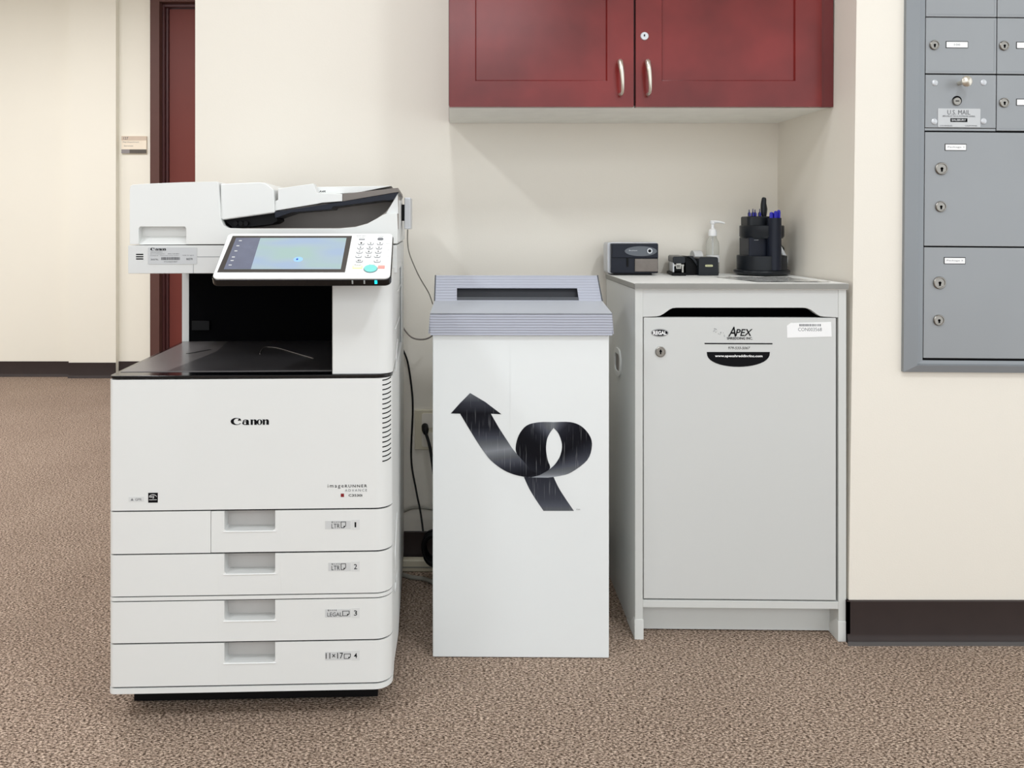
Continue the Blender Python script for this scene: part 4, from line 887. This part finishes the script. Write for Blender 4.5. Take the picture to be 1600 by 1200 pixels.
def cable(name, pts, r, m, label, cat='cable'):
    return tag(MB().tube([(wx(a, Y), Y, wz(b_, Y)) for a, b_, Y in pts], r, 8, smooth=8).build(name, m), label, cat)
cable('cable', [(637, 359, 1.93), (637, 380, 1.95), (641, 400, 2.0), (655, 432, 2.08), (670, 458, 2.2), (676, 475, 2.25)], .0016, 'cablegrey', 'thin grey cable hanging from the card reader')
cable('cable', [(624, 500, 2.318), (632, 515, 2.31), (643, 527, 2.27), (658, 530.5, 2.25), (672, 527, 2.24), (684, 515, 2.24)], .0022, 'darkgrey', 'grey cable sagging between photocopier and the lid of the box')
cable('cable', [(629, 545, 2.322), (637, 566, 2.322), (643, 605, 2.32), (645, 640, 2.31), (642.5, 715, 2.31), (650, 765, 2.28), (657, 800, 2.25), (661, 830, 2.22)], .0028, 'rubber', 'black cable running down the wall from photocopier to the coil')
cable('cable', [(622, 802, 2.31), (633, 798, 2.31), (645, 793.5, 2.31), (662, 793.5, 2.31), (684, 797, 2.31)], .0042, 'cablegrey', 'grey cable arching across the wall above the black baseboard')
b = MB(); YK = 2.20
for k in range(7):
    n = 22; rr = (.030+.003*math.sin(k*2.1)); cx_ = wx(678, YK)+.003*math.sin(k*1.7); cz = wz(856, YK)+.004*math.cos(k*2.3); cy = YK-.018+.006*k
    b.tube([(cx_+rr*.95*math.cos(2*PI*j/n), cy+.004*math.sin(2*PI*j/n+k), cz+rr*1.25*math.sin(2*PI*j/n)) for j in range(n+1)], .0042, 8, smooth=0)
co = tag(b.build('cable_coil', 'rubber'), 'coiled black cable bundle on the floor at the back edge of the white box', 'cable')
zmin = min(v.co.z for v in co.data.vertices); co.location.z = max(-zmin+.0005, 0) if zmin < 0 else 0
ps = thing('power_strip', 'ivory power strip lying along the baseboard between photocopier and box', 'power strip', (wx(600, 2.3), 2.302, .0))
b = MB(); b.prism(rrect(-.018, .009, .0, .034, .004), 'x', .0, .25); b.build('housing', 'beige', ps); b = MB(); b.box(0, .25, -.0192, -.0175, .012, .016); b.build('seam_groove', 'cablegrey', ps)
tag(MB().tube([(wx(618, 2.28), 2.275, .006), (wx(640, 2.24), 2.24, .006), (wx(662, 2.22), 2.225, .007), (wx(680, 2.2), 2.205, .006), (wx(700, 2.2), 2.21, .006)], .0058, 10, smooth=6).build('cable', 'cablegrey'), 'thick white-grey cable lying on the carpet in front of the power strip', 'cable')
